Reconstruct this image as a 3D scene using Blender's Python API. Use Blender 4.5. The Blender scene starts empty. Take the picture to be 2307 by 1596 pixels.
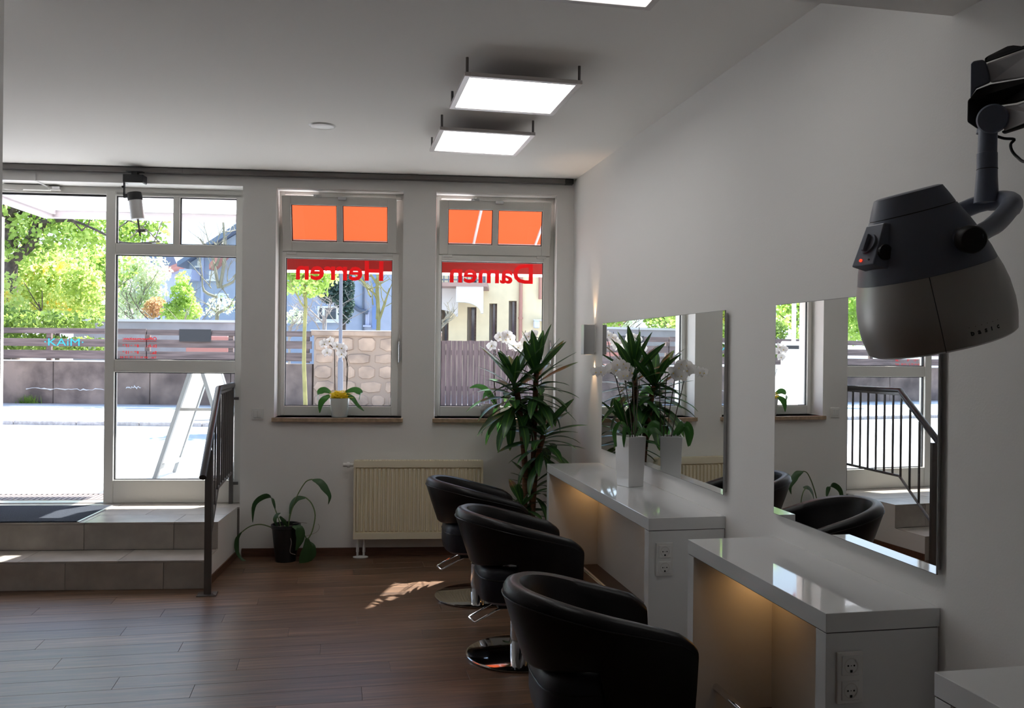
import bpy, math, random
from mathutils import Vector, Matrix
R = math.radians
rnd = random.Random(7)
SC = bpy.context.scene
COL = SC.collection

# ------------------------------------------------------------------ camera
CAMP = Vector((0, 0, 1.5))
FPX, YAW, PIT, ROL = 1960.69, .1978, -.0012, .0108
fw = Vector((math.sin(YAW) * math.cos(PIT), math.cos(YAW) * math.cos(PIT), math.sin(PIT)))
rt = Vector((math.cos(YAW), -math.sin(YAW), 0)); up = rt.cross(fw)
r2 = rt * math.cos(ROL) + up * math.sin(ROL); u2 = up * math.cos(ROL) - rt * math.sin(ROL)
cd = bpy.data.cameras.new('camera'); cam = bpy.data.objects.new('camera', cd); COL.objects.link(cam)
cd.sensor_width = 36; cd.lens = FPX * 36 / 2307; cd.clip_start = .02; cd.clip_end = 400
m = Matrix((r2, u2, -fw)).transposed().to_4x4(); m.translation = CAMP; cam.matrix_world = m
SC.camera = cam

# ------------------------------------------------------------------ sky, sun, exposure
SUN_AZ = Vector((.69, .72)).normalized(); SUN_EL = R(48.5)
SKY_STRENGTH, SUN_ENERGY, PANEL_EMIT = 1.75, 16.0, 3.6
w = bpy.data.worlds.new('sky'); SC.world = w; w.use_nodes = True
nt = w.node_tree; nt.nodes.clear()
tc = nt.nodes.new('ShaderNodeTexCoord'); sp = nt.nodes.new('ShaderNodeSeparateXYZ'); rp = nt.nodes.new('ShaderNodeValToRGB')
bg = nt.nodes.new('ShaderNodeBackground'); wo = nt.nodes.new('ShaderNodeOutputWorld')
nt.links.new(tc.outputs['Generated'], sp.inputs[0]); nt.links.new(sp.outputs[2], rp.inputs[0]); nt.links.new(rp.outputs[0], bg.inputs[0]); nt.links.new(bg.outputs[0], wo.inputs[0])
rp.color_ramp.elements[0].position = 0; rp.color_ramp.elements[0].color = (.76, .87, 1, 1)
rp.color_ramp.elements[1].position = .8; rp.color_ramp.elements[1].color = (.30, .54, 1, 1)
bg.inputs[1].default_value = SKY_STRENGTH
sl = bpy.data.lights.new('sun', 'SUN'); sl.energy = SUN_ENERGY; sl.angle = R(.53); sl.color = (1, .97, .92)
sun = bpy.data.objects.new('sun', sl); COL.objects.link(sun)
sd = Vector((SUN_AZ.x * math.cos(SUN_EL), SUN_AZ.y * math.cos(SUN_EL), math.sin(SUN_EL)))
sun.rotation_euler = sd.to_track_quat('Z', 'Y').to_euler(); sun.location = (6, 12, 9)
SC.view_settings.view_transform = 'Standard'; SC.view_settings.look = 'None'
SC.view_settings.exposure = 0.52; SC.view_settings.gamma = 1; SC.view_settings.use_curve_mapping = False
SC.cycles.max_bounces = 12; SC.cycles.diffuse_bounces = 8; SC.cycles.glossy_bounces = 6
SC.cycles.transparent_max_bounces = 24; SC.cycles.caustics_reflective = False; SC.cycles.caustics_refractive = False
SC.cycles.sample_clamp_indirect = 8

# ------------------------------------------------------------------ measuring helpers (points of the photographed place)
def ray(px, py):
    return fw * 1.0 + r2 * ((px - 1153.5) / FPX) - u2 * ((py - 798) / FPX)
def at(px, py, d):
    return CAMP + ray(px, py) * d
def onz(px, py, z):
    v = ray(px, py); return CAMP + v * ((z - 1.5) / v.z)
YB, SB = 6.4986, -.1133
WA = math.atan(SB)
FT = Vector((1, SB, 0)).normalized(); FN = Vector((-SB, 1, 0)).normalized()
def fwp(u, v, z): return Vector((0, YB, 0)) + FT * u + FN * v + Vector((0, 0, z))
def onf(px, py, v):
    d = ray(px, py); o = fwp(0, v, 0); return CAMP + d * ((o - CAMP).dot(FN) / d.dot(FN))
W = 1.7273; HC = 2.798; BEAM_Y = 2.196; BEAM_Z = 2.4775
GZ = .34

# ------------------------------------------------------------------ materials
def mat(name, col, rough=.5, metal=0, var=0, vscale=4, bump=0, bscale=60, spec=.5, stretch=None, col2=None, coat=0, trans=0, coord='Object'):
    m = bpy.data.materials.new(name); m.use_nodes = True; t = m.node_tree; b = t.nodes['Principled BSDF']
    b.inputs['Base Color'].default_value = (*col, 1); b.inputs['Roughness'].default_value = rough; b.inputs['Metallic'].default_value = metal
    b.inputs['Specular IOR Level'].default_value = spec
    if coat: b.inputs['Coat Weight'].default_value = coat; b.inputs['Coat Roughness'].default_value = .03
    if trans: b.inputs['Transmission Weight'].default_value = trans
    if var or bump or col2:
        c = t.nodes.new('ShaderNodeTexCoord'); mp = t.nodes.new('ShaderNodeMapping'); t.links.new(c.outputs[coord], mp.inputs[0])
        if stretch: mp.inputs['Scale'].default_value = stretch
    if var or col2:
        n = t.nodes.new('ShaderNodeTexNoise'); n.inputs['Scale'].default_value = vscale; n.inputs['Detail'].default_value = 5; t.links.new(mp.outputs[0], n.inputs['Vector'])
        r = t.nodes.new('ShaderNodeValToRGB'); t.links.new(n.outputs['Fac'], r.inputs[0]); t.links.new(r.outputs[0], b.inputs['Base Color'])
        a = col2 or tuple(max(0, x * (1 - var)) for x in col); bb = col if col2 else tuple(min(1, x * (1 + var)) for x in col)
        r.color_ramp.elements[0].position = .35; r.color_ramp.elements[0].color = (*a, 1); r.color_ramp.elements[1].position = .65; r.color_ramp.elements[1].color = (*bb, 1)
    if bump:
        n2 = t.nodes.new('ShaderNodeTexNoise'); n2.inputs['Scale'].default_value = bscale; n2.inputs['Detail'].default_value = 4; t.links.new(mp.outputs[0], n2.inputs['Vector'])
        bp = t.nodes.new('ShaderNodeBump'); bp.inputs['Strength'].default_value = bump; bp.inputs['Distance'].default_value = .01; t.links.new(n2.outputs['Fac'], bp.inputs['Height']); t.links.new(bp.outputs[0], b.inputs['Normal'])
    return m
def emis(name, col, s):
    m = bpy.data.materials.new(name); m.use_nodes = True; t = m.node_tree; t.nodes.clear(); e = t.nodes.new('ShaderNodeEmission'); o = t.nodes.new('ShaderNodeOutputMaterial')
    e.inputs[0].default_value = (*col, 1); e.inputs[1].default_value = s; t.links.new(e.outputs[0], o.inputs[0]); return m
def glassy(name, tint=(1, 1, 1), gl=1.0):
    m = bpy.data.materials.new(name); m.use_nodes = True; t = m.node_tree; t.nodes.clear(); o = t.nodes.new('ShaderNodeOutputMaterial')
    tr = t.nodes.new('ShaderNodeBsdfTransparent'); tr.inputs[0].default_value = (*tint, 1); g = t.nodes.new('ShaderNodeBsdfGlossy'); g.inputs['Roughness'].default_value = .02
    f = t.nodes.new('ShaderNodeFresnel'); f.inputs[0].default_value = 1.45; mu = t.nodes.new('ShaderNodeMath'); mu.operation = 'MULTIPLY'; mu.inputs[1].default_value = gl
    ge = t.nodes.new('ShaderNodeNewGeometry'); iv = t.nodes.new('ShaderNodeMath'); iv.operation = 'SUBTRACT'; iv.inputs[0].default_value = gl; t.links.new(ge.outputs['Backfacing'], iv.inputs[1]); t.links.new(iv.outputs[0], mu.inputs[1])
    x = t.nodes.new('ShaderNodeMixShader'); t.links.new(f.outputs[0], mu.inputs[0]); t.links.new(mu.outputs[0], x.inputs[0]); t.links.new(tr.outputs[0], x.inputs[1]); t.links.new(g.outputs[0], x.inputs[2]); t.links.new(x.outputs[0], o.inputs[0]); return m
def leafy(name, cols, transl=.5, scale=1.2, rough=.5, stripe=None):
    """diffuse + translucent leaf, colour chosen by noise over the crown (or a midrib stripe)"""
    m = bpy.data.materials.new(name); m.use_nodes = True; t = m.node_tree; b = t.nodes['Principled BSDF']; o = t.nodes['Material Output']
    c = t.nodes.new('ShaderNodeTexCoord'); r = t.nodes.new('ShaderNodeValToRGB')
    if stripe:
        s = t.nodes.new('ShaderNodeSeparateXYZ'); t.links.new(c.outputs['Object'], s.inputs[0]); a = t.nodes.new('ShaderNodeMath'); a.operation = 'ABSOLUTE'; t.links.new(s.outputs[0], a.inputs[0])
        d = t.nodes.new('ShaderNodeMath'); d.operation = 'DIVIDE'; d.inputs[1].default_value = stripe; t.links.new(a.outputs[0], d.inputs[0]); t.links.new(d.outputs[0], r.inputs[0])
    else:
        n = t.nodes.new('ShaderNodeTexNoise'); n.inputs['Scale'].default_value = scale; n.inputs['Detail'].default_value = 6; n.inputs['Roughness'].default_value = .7; t.links.new(c.outputs['Object'], n.inputs['Vector']); t.links.new(n.outputs['Fac'], r.inputs[0])
    els = r.color_ramp.elements
    for i, (p, cc) in enumerate(cols):
        e = els[i] if i < 2 else els.new(p)
        e.position = p; e.color = (*cc, 1)
    t.links.new(r.outputs[0], b.inputs['Base Color']); b.inputs['Roughness'].default_value = rough
    tl = t.nodes.new('ShaderNodeBsdfTranslucent'); t.links.new(r.outputs[0], tl.inputs[0]); mx = t.nodes.new('ShaderNodeMixShader'); mx.inputs[0].default_value = transl
    t.links.new(b.outputs[0], mx.inputs[1]); t.links.new(tl.outputs[0], mx.inputs[2]); t.links.new(mx.outputs[0], o.inputs[0]); return m
def fabric(name, col, tr, transl=.6):
    m = bpy.data.materials.new(name); m.use_nodes = True; t = m.node_tree; b = t.nodes['Principled BSDF']; o = t.nodes['Material Output']
    b.inputs['Base Color'].default_value = (*col, 1); b.inputs['Roughness'].default_value = .8
    tl = t.nodes.new('ShaderNodeBsdfTranslucent'); tl.inputs[0].default_value = (*tr, 1); mx = t.nodes.new('ShaderNodeMixShader'); mx.inputs[0].default_value = transl
    t.links.new(b.outputs[0], mx.inputs[1]); t.links.new(tl.outputs[0], mx.inputs[2]); t.links.new(mx.outputs[0], o.inputs[0]); return m

def plank_mat():
    m = bpy.data.materials.new('vinyl_plank'); m.use_nodes = True; t = m.node_tree; b = t.nodes['Principled BSDF']
    g = t.nodes.new('ShaderNodeNewGeometry'); oi = t.nodes.new('ShaderNodeObjectInfo')
    mp = t.nodes.new('ShaderNodeMapping'); mp.inputs['Scale'].default_value = (1.6, 26, 1); t.links.new(g.outputs['Position'], mp.inputs[0])
    ad = t.nodes.new('ShaderNodeVectorMath'); ad.operation = 'ADD'; sc_ = t.nodes.new('ShaderNodeMath'); sc_.operation = 'MULTIPLY'; sc_.inputs[1].default_value = 40
    t.links.new(oi.outputs['Random'], sc_.inputs[0]); cb = t.nodes.new('ShaderNodeCombineXYZ'); t.links.new(sc_.outputs[0], cb.inputs[0]); t.links.new(sc_.outputs[0], cb.inputs[2])
    t.links.new(mp.outputs[0], ad.inputs[0]); t.links.new(cb.outputs[0], ad.inputs[1])
    n = t.nodes.new('ShaderNodeTexNoise'); n.inputs['Scale'].default_value = 1.3; n.inputs['Detail'].default_value = 7; n.inputs['Roughness'].default_value = .62; n.inputs['Distortion'].default_value = .6; t.links.new(ad.outputs[0], n.inputs['Vector'])
    r = t.nodes.new('ShaderNodeValToRGB'); t.links.new(n.outputs['Fac'], r.inputs[0]); e = r.color_ramp.elements
    e[0].position = .3; e[0].color = (.062, .031, .017, 1); e[1].position = .72; e[1].color = (.23, .125, .07, 1); x = e.new(.52); x.color = (.125, .066, .036, 1)
    hs = t.nodes.new('ShaderNodeHueSaturation'); mr = t.nodes.new('ShaderNodeMapRange'); mr.inputs[3].default_value = .72; mr.inputs[4].default_value = 1.3; t.links.new(oi.outputs['Random'], mr.inputs[0]); t.links.new(mr.outputs[0], hs.inputs['Value']); t.links.new(r.outputs[0], hs.inputs['Color'])
    t.links.new(hs.outputs[0], b.inputs['Base Color']); b.inputs['Roughness'].default_value = .37; b.inputs['Specular IOR Level'].default_value = .8
    bp = t.nodes.new('ShaderNodeBump'); bp.inputs['Strength'].default_value = .12; bp.inputs['Distance'].default_value = .004; t.links.new(n.outputs['Fac'], bp.inputs['Height']); t.links.new(bp.outputs[0], b.inputs['Normal'])
    return m

M = dict(
    wall=mat('white_wall_paint', (.80, .79, .77), .85, bump=.05, bscale=140), ceil=mat('white_ceiling_paint', (.82, .80, .77), .9),
    plank=plank_mat(), skirt=mat('brown_skirting', (.11, .05, .028), .5, var=.3, stretch=(2, 30, 30)),
    frame=mat('white_pvc', (.74, .73, .69), .35), gasket=mat('black_gasket', (.01, .01, .012), .6),
    glass=glassy('window_glass', (.97, .985, .98)), sill=mat('beige_stone_sill', (.42, .30, .2), .3, var=.18, vscale=30),
    tile=mat('grey_tile', (.36, .325, .29), .32, var=.16, vscale=5, bump=.05, bscale=90), grout=mat('grout', (.16, .15, .14), .9),
    matf=mat('charcoal_mat', (.035, .04, .052), .95, spec=.15, bump=.6, bscale=300, var=.25, vscale=120), rubber=mat('black_rubber', (.02, .02, .022), .6),
    steel=mat('dark_brushed_steel', (.16, .15, .145), .38, .8), handr=mat('dark_handrail', (.045, .04, .042), .3, .5),
    laq=mat('white_gloss_laminate', (.70, .71, .71), .06, coat=.5), lam=mat('matt_white_laminate', (.62, .61, .58), .3), joint=mat('dark_joint', (.05, .045, .045), .7),
    mirror=mat('mirror_silver', (.90, .92, .91), .0, 1), alu=mat('brushed_aluminium', (.55, .55, .55), .35, .85), chrome=mat('chrome', (.75, .75, .76), .06, 1),
    discm=mat('polished_steel_base', (.5, .5, .5), .06, 1), leather=mat('black_leatherette', (.004, .003, .0035), .36, bump=.05, bscale=220, spec=.32), seatl=mat('dark_leatherette_seat', (.006, .007, .014), .42, bump=.05, bscale=220, spec=.4),
    panel=emis('led_panel', (1, .985, .97), PANEL_EMIT), lframe=mat('lamp_frame', (.6, .56, .55), .4, .2), dark=mat('dark_metal', (.03, .03, .032), .5, .3),
    rad=mat('cream_radiator', (.85, .78, .60), .4), plastic=mat('white_plastic', (.72, .72, .70), .35), hole=mat('black_hole', (.005, .005, .005), .8),
    red=fabric('red_vinyl_letters', (.6, .01, .012), (.55, .006, .008), .6), awn=fabric('red_awning', (.6, .08, .03), (.18, .027, .008), .8), val=fabric('red_valance', (.45, .02, .015), (.13, .006, .004), .6),
    whitetrim=fabric('white_trim', (.85, .85, .85), (.9, .85, .85), .5), canopy=fabric('opal_canopy_sheet', (.9, .9, .9), (.9, .88, .88), .7), canf=mat('canopy_frame', (.42, .38, .39), .5),
    hood=mat('dark_blue_grey_plastic', (.17, .195, .26), .36), silver=mat('silver_lacquer', (.46, .455, .44), .34, .5), hblack=mat('black_plastic', (.012, .012, .013), .5), sarm=mat('light_grey_arm', (.55, .55, .57), .45),
    vase=mat('white_ceramic', (.78, .78, .78), .18, coat=.4), petal=leafy('orchid_petal', [(0, (.9, .89, .88)), (1, (.95, .94, .93))], .4), lip=mat('orchid_lip', (.8, .62, .2), .5),
    stem=mat('dark_orchid_stem', (.05, .035, .02), .6), gstem=mat('green_stem', (.12, .19, .06), .6), raffia=mat('yellow_raffia', (.95, .78, .03), .7),
    oleaf=leafy('orchid_leaf', [(0, (.035, .12, .02)), (1, (.05, .17, .03))], .3, 3, .35), dleaf=leafy('dracaena_leaf', [(0, (.13, .30, .05)), (.5, (.035, .105, .03))], .25, 3, .3, stripe=.012),
    fleaf=leafy('floor_plant_leaf', [(0, (.03, .08, .025)), (1, (.05, .13, .04))], .15, 4, .4), cane=mat('dracaena_cane', (.16, .07, .035), .8, var=.4, stretch=(1, 1, 20)), soil=mat('soil', (.03, .02, .015), .95), bpot=mat('black_pot', (.012, .012, .014), .35),
    frost=mat('frosted_white_glass', (.72, .76, .74), .25), weave=mat('silver_textured_bowl', (.35, .34, .32), .35, .4, bump=.8, bscale=60),
    asphalt=mat('asphalt', (.45, .45, .46), .9, var=.08, vscale=3, bump=.3), pave=mat('pale_paving', (.55, .54, .53), .9, var=.06, vscale=2), kerb=mat('granite_kerb', (.36, .33, .32), .85, var=.2, vscale=20),
    conc=mat('weathered_concrete', (.25, .185, .155), .95, col2=(.085, .062, .055), vscale=1.6, bump=.6, bscale=12), concl=mat('pale_concrete', (.33, .31, .32), .9, var=.12, vscale=2, bump=.3, bscale=10), conccap=mat('white_cap', (.62, .60, .60), .8),
    fence=mat('weathered_board', (.135, .097, .09), .9, var=.35, vscale=2.2, stretch=(.6, 8, 8), bump=.4, bscale=10), gate=mat('brown_boards', (.12, .078, .074), .85, var=.3, vscale=3, stretch=(8, 8, .6), bump=.3, bscale=12),
    graf=mat('turquoise_paint', (.02, .34, .40), .7), signg=mat('dark_grey_board', (.035, .033, .034), .8), stone=mat('sandstone', (.46, .32, .23), .9, col2=(.26, .185, .14), vscale=2.5, bump=.7, bscale=9), mortar=mat('mortar', (.31, .225, .17), .95, bump=.5, bscale=20),
    bark=mat('bark', (.075, .058, .048), .95, var=.4, vscale=6, bump=.8, bscale=20), barky=mat('yellow_bark', (.24, .22, .085), .9, var=.25, vscale=5, bump=.4), barkg=mat('pale_bark', (.24, .22, .165), .9, var=.2, vscale=5), twig=mat('pale_twigs', (.36, .31, .27), .9),
    lime=leafy('lime_foliage', [(.38, (.17, .27, .045)), (.60, (.68, .82, .28)), (.49, (.38, .54, .12))], .6, 1.1), yell=leafy('yellow_blossom', [(.40, (.30, .42, .09)), (.66, (1., .58, .06)), (.55, (.66, .76, .28))], .6, 1.4),
    pale=leafy('pale_blossom', [(.36, (.42, .54, .22)), (.6, (.86, .88, .70))], .6, 1.4), green=leafy('mid_green_foliage', [(.36, (.10, .17, .03)), (.62, (.32, .44, .10))], .55, 2), fir=leafy('dark_fir', [(.35, (.03, .07, .06)), (.65, (.09, .15, .12))], .2, 2),
    rust=leafy('reddish_shrub', [(.36, (.45, .36, .14)), (.62, (.75, .45, .25))], .5, 2),
    blueh=mat('pale_blue_render', (.34, .39, .50), .9, var=.04), bluer=mat('blue_grey_roof', (.14, .18, .26), .7), redr=mat('red_roof_edge', (.50, .22, .18), .8), bluep=mat('pale_violet_render', (.42, .46, .62), .9), cream=mat('cream_render', (.78, .66, .43), .9, var=.04), creamw=mat('white_render', (.66, .64, .62), .9), reveal=mat('grey_beige_reveal', (.42, .38, .33), .9),
    dglass=mat('dark_window_glass', (.06, .07, .10), .1), pipe=mat('brown_downpipe', (.42, .20, .15), .5), dpipe=mat('dark_pipe', (.10, .12, .16), .5), gblock=mat('glass_blocks', (.16, .25, .48), .15, bump=.8, bscale=8), galv=mat('galvanised_post', (.14, .145, .175), .6, .2),
    signf=mat('grey_sign_frame', (.24, .26, .28), .5), grate=mat('galvanised_grate', (.20, .17, .17), .6), manh=mat('manhole_iron', (.20, .22, .26), .7), slabred=mat('terracotta_slab', (.38, .25, .21), .9), paper=mat('paper_notice', (.8, .78, .76), .7), ledr=emis('red_led', (1, .05, .02), 1.2),
    warm=emis('warm_lamp_disc', (1, .52, .18), 26), backl=mat('backboard', (.30, .30, .30), .5), brownp=mat('dark_brown_plinth', (.035, .014, .008), .35), curtain=mat('blue_curtain', (.10, .14, .22), .8))

# ------------------------------------------------------------------ mesh builder
class MB:
    def __init__(s): s.v = []; s.f = []
    def add(s, vs, fs, mx=None):
        o = len(s.v)
        for v in vs:
            v = Vector(v); s.v.append(mx @ v if mx else v)
        s.f += [tuple(o + i for i in f) for f in fs]; return s
    def box(s, a, b, mx=None):
        x0, y0, z0 = a; x1, y1, z1 = b
        return s.add([(x0, y0, z0), (x1, y0, z0), (x1, y1, z0), (x0, y1, z0), (x0, y0, z1), (x1, y0, z1), (x1, y1, z1), (x0, y1, z1)],
                     [(0, 3, 2, 1), (4, 5, 6, 7), (0, 1, 5, 4), (1, 2, 6, 5), (2, 3, 7, 6), (3, 0, 4, 7)], mx)
    def rbox(s, a, b, r, mx=None):
        """box with chamfered edges"""
        x0, y0, z0 = a; x1, y1, z1 = b; vs = []; q = [(x0, x1), (y0, y1), (z0, z1)]
        idx = {}
        for i in (0, 1):
            for j in (0, 1):
                for k in (0, 1):
                    P = [q[0][i], q[1][j], q[2][k]]; S = [1 - 2 * i, 1 - 2 * j, 1 - 2 * k]
                    for ax in range(3):
                        p = [P[t] + (0 if t == ax else S[t] * r) for t in range(3)]; idx[(i, j, k, ax)] = len(vs); vs.append(p)
        fs = []
        for ax in range(3):
            o1, o2 = (ax + 1) % 3, (ax + 2) % 3
            for side in (0, 1):
                loop = []
                for a1, a2 in ((0, 0), (1, 0), (1, 1), (0, 1)):
                    key = [0, 0, 0]; key[ax] = side; key[o1] = a1; key[o2] = a2; loop.append(idx[(*key, ax)])
                fs.append(tuple(loop if side else loop[::-1]))
        for ax in range(3):
            o1, o2 = (ax + 1) % 3, (ax + 2) % 3
            for a1 in (0, 1):
                for a2 in (0, 1):
                    k0 = [0, 0, 0]; k0[o1] = a1; k0[o2] = a2; k1 = list(k0); k1[ax] = 1
                    fs.append((idx[(*k0, o1)], idx[(*k1, o1)], idx[(*k1, o2)], idx[(*k0, o2)]))
        for i in (0, 1):
            for j in (0, 1):
                for k in (0, 1): fs.append((idx[(i, j, k, 0)], idx[(i, j, k, 1)], idx[(i, j, k, 2)]))
        return s.add(vs, fs, mx)
    def tube(s, pts, r, n=8, cap=True):
        pts = [Vector(p) for p in pts]; rs = r if isinstance(r, (list, tuple)) else [r] * len(pts)
        o = len(s.v); prev = None
        for i, p in enumerate(pts):
            d = (pts[min(i + 1, len(pts) - 1)] - pts[max(i - 1, 0)]).normalized()
            if prev is None:
                a = Vector((0, 0, 1)) if abs(d.z) < .9 else Vector((1, 0, 0)); x = d.cross(a).normalized()
            else: x = (prev - d * prev.dot(d)).normalized()
            prev = x; y = d.cross(x)
            for k in range(n):
                t = 2 * math.pi * k / n; s.v.append(p + (x * math.cos(t) + y * math.sin(t)) * rs[i])
        for i in range(len(pts) - 1):
            for k in range(n):
                a = o + i * n + k; b = o + i * n + (k + 1) % n; s.f.append((a, b, b + n, a + n))
        if cap:
            s.f.append(tuple(o + k for k in range(n))[::-1]); s.f.append(tuple(o + (len(pts) - 1) * n + k for k in range(n)))
        return s
    def lathe(s, prof, n=24, mx=None, cap=(True, True), sx=1, sy=1):
        vs = []; fs = []
        for (r, z) in prof:
            for k in range(n):
                t = 2 * math.pi * k / n; vs.append((r * math.cos(t) * sx, r * math.sin(t) * sy, z))
        for i in range(len(prof) - 1):
            for k in range(n):
                a = i * n + k; b = i * n + (k + 1) % n; fs.append((a, b, b + n, a + n))
        if cap[0]: fs.append(tuple(range(n))[::-1])
        if cap[1]: fs.append(tuple((len(prof) - 1) * n + k for k in range(n)))
        return s.add(vs, fs, mx)
    def prism(s, poly, y0, y1, mx=None):
        """polygon in x,z extruded along y"""
        n = len(poly); vs = [(x, y0, z) for x, z in poly] + [(x, y1, z) for x, z in poly]
        fs = [tuple(range(n)), tuple(range(n, 2 * n))[::-1]] + [(i, i + n, (i + 1) % n + n, (i + 1) % n) for i in range(n)]
        return s.add(vs, fs, mx)
    def mesh(s, name, material, smooth=False):
        me = bpy.data.meshes.new(name); me.from_pydata([tuple(v) for v in s.v], [], s.f)
        if material: me.materials.append(material)
        me.validate(); me.update()
        if smooth:
            me.polygons.foreach_set('use_smooth', [True] * len(me.polygons))
            try: me.set_sharp_from_angle(angle=R(40))
            except Exception: pass
        return me
def link(name, me, parent=None, label=None, loc=None, rot=None):
    o = bpy.data.objects.new(name, me); COL.objects.link(o)
    if parent: o.parent = parent
    if label: o['label'] = label
    if loc is not None: o.location = loc
    if rot is not None: o.rotation_euler = rot
    return o
def part(name, mb, material, parent=None, label=None, smooth=False, loc=None, rot=None, bevel=0, kind=None):
    o = link(name, mb.mesh(name, material, smooth), parent, label, loc, rot)
    if bevel:
        b = o.modifiers.new('bevel', 'BEVEL'); b.width = bevel; b.segments = 2; b.limit_method = 'ANGLE'; b.angle_limit = R(40)
    if kind: o['kind'] = kind
    return o
def thing(name, label, cat, loc=(0, 0, 0), rz=0, group=None, kind=None, rot=None):
    o = bpy.data.objects.new(name, None); COL.objects.link(o); o.empty_display_size = .1
    o.location = loc; o.rotation_euler = rot or (0, 0, rz); o['label'] = label; o['category'] = cat
    if group: o['group'] = group
    if kind: o['kind'] = kind
    return o
def tag(o, label, cat, group=None, kind=None):
    o['label'] = label; o['category'] = cat
    if group: o['group'] = group
    if kind: o['kind'] = kind
    return o
def struct(name, mb, material, label=None, loc=None, rot=None, cat=None, bevel=0):
    o = part(name, mb, material, None, label, loc=loc, rot=rot, bevel=bevel); o['kind'] = 'structure'; o['label'] = label or name; o['category'] = cat or name.split('_')[0]; return o
def inv(parent):
    """world point -> local point of an empty built so far"""
    return Matrix.Translation(parent.location) @ parent.rotation_euler.to_matrix().to_4x4()
def loc_of(parent, p): return inv(parent).inverted() @ Vector(p)
def text_mesh(body, name, material, width=None, height=None, mirror=False, bold=.012, ext=.001, shear=0, spacing=1.0, center=True):
    cu = bpy.data.curves.new(name, 'FONT'); cu.body = body; cu.size = 1; cu.offset = bold; cu.extrude = 0; cu.shear = shear; cu.space_character = spacing; cu.resolution_u = 3
    o = bpy.data.objects.new(name, cu); COL.objects.link(o)
    bpy.context.view_layer.update()
    me = bpy.data.meshes.new_from_object(o.evaluated_get(bpy.context.evaluated_depsgraph_get()))
    bpy.data.objects.remove(o)
    xs = [v.co.x for v in me.vertices]; ys = [v.co.y for v in me.vertices]
    x0, x1, y0, y1 = min(xs), max(xs), min(ys), max(ys)
    sx = width / (x1 - x0) if width else None; sy = height / (y1 - y0) if height else None
    sx = sx or sy; sy = sy or sx
    # lies in local x,z plane, facing -y
    for v in me.vertices:
        x = (v.co.x - x0) * sx; z = (v.co.y) * sy
        if mirror: x = -x
        v.co = (x, 0, z)
    me.materials.clear(); me.materials.append(material); me.name = name
    return me

# ================================================================== ROOM SHELL
# back wall in its own frame (u along, v outwards, z up)
DU0, DU1, DZ1 = -2.95, -.69, 2.69
W2 = (-.452, .468, 1.012, 2.685); W3 = (.709, 1.609, 1.012, 2.685)
VT = .33
mb = MB()
UL, UR = -4.6, 6.5
for a, b, z0, z1 in ((UL, DU0, -.1, 5.2), (DU0, DU1, DZ1, 5.2), (DU1, W2[0], -.1, 5.2), (W2[0], W2[1], -.1, W2[2]), (W2[0], W2[1], W2[3], 5.2), (W2[1], W3[0], -.1, 5.2),
                     (W3[0], W3[1], -.1, W3[2]), (W3[0], W3[1], W3[3], 5.2), (W3[1], UR, -.1, 5.2)):
    mb.box((a, 0, z0), (b, VT, z1))
struct('wall_back', mb, M['wall'], 'white wall with two windows and the entrance at the far end of the room', loc=(0, YB, 0), rot=(0, 0, WA), cat='wall')
XL = -3.4; YF = -2.6
struct('wall_right', MB().box((W, -2.9, -.1), (W + .25, 6.36, 5.2)), M['wall'], 'white wall on the right carrying mirrors and counters', cat='wall')
struct('wall_right_pier', MB().box((W - .012, YF, 0), (W + .05, BEAM_Y, BEAM_Z)), M['wall'], 'slightly proud white wall pier under the ceiling beam', cat='wall')
struct('wall_left', MB().box((XL - .2, -2.9, -.1), (XL, 6.75, 5.2)), M['wall'], 'white wall on the left', cat='wall')
struct('wall_front', MB().box((XL - .2, YF - .2, -.1), (W + .25, YF, 5.2)), M['wall'], 'white wall behind the viewer', cat='wall')
pe = CAMP + ray(5.5, 400) * 1.0; k = 3.5 / (pe.y); pX = pe.x * k
struct('wall_pier_left', MB().box((pX - .22, 3.15, 0), (pX, 3.5, HC)), M['wall'], 'white free-standing pier at the left edge of the picture', cat='wall')
struct('ceiling', MB().box((XL, BEAM_Y, HC), (W, 6.9, HC + .1)), M['ceil'], 'white ceiling with square light panels', cat='ceiling')
struct('ceiling_beam', MB().box((XL, YF, BEAM_Z), (W, BEAM_Y, HC + .1)), M['ceil'], 'lowered grey-white ceiling part at the top right corner', cat='ceiling')

# floor: planks are parts of it
FY0 = .9
fl = MB().box((XL, YF, -.11), (W, FY0, 0)).box((XL, FY0, -.11), (W, 6.9, -.012))
floor = struct('floor', fl, M['brownp'], 'dark brown wood-look plank floor', cat='floor'); floor.data.materials.clear(); floor.data.materials.append(M['skirt'])
PW, PL = .152, 1.22
pm = {}
def plank(x0, x1, y0, y1):
    k = (round(x1 - x0, 3), round(y1 - y0, 3))
    if k not in pm:
        g = .0005; a, b = k[0] / 2 - g, k[1] / 2 - g; c = .0009
        vs = [(-a, -b, -.012), (a, -b, -.012), (a, b, -.012), (-a, b, -.012), (-a, -b, -c), (a, -b, -c), (a, b, -c), (-a, b, -c), (-a + c, -b + c, 0), (a - c, -b + c, 0), (a - c, b - c, 0), (-a + c, b - c, 0)]
        fs = [(0, 1, 5, 4), (1, 2, 6, 5), (2, 3, 7, 6), (3, 0, 4, 7), (4, 5, 9, 8), (5, 6, 10, 9), (6, 7, 11, 10), (7, 4, 8, 11), (8, 9, 10, 11)]
        pm[k] = MB().add(vs, fs).mesh('plank', M['plank'])
    link('plank', pm[k], floor, loc=((x0 + x1) / 2, (y0 + y1) / 2, 0))
y = FY0; row = 0
offs = [0, .71, .33, 1.02, .5, .14, .87]
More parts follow.
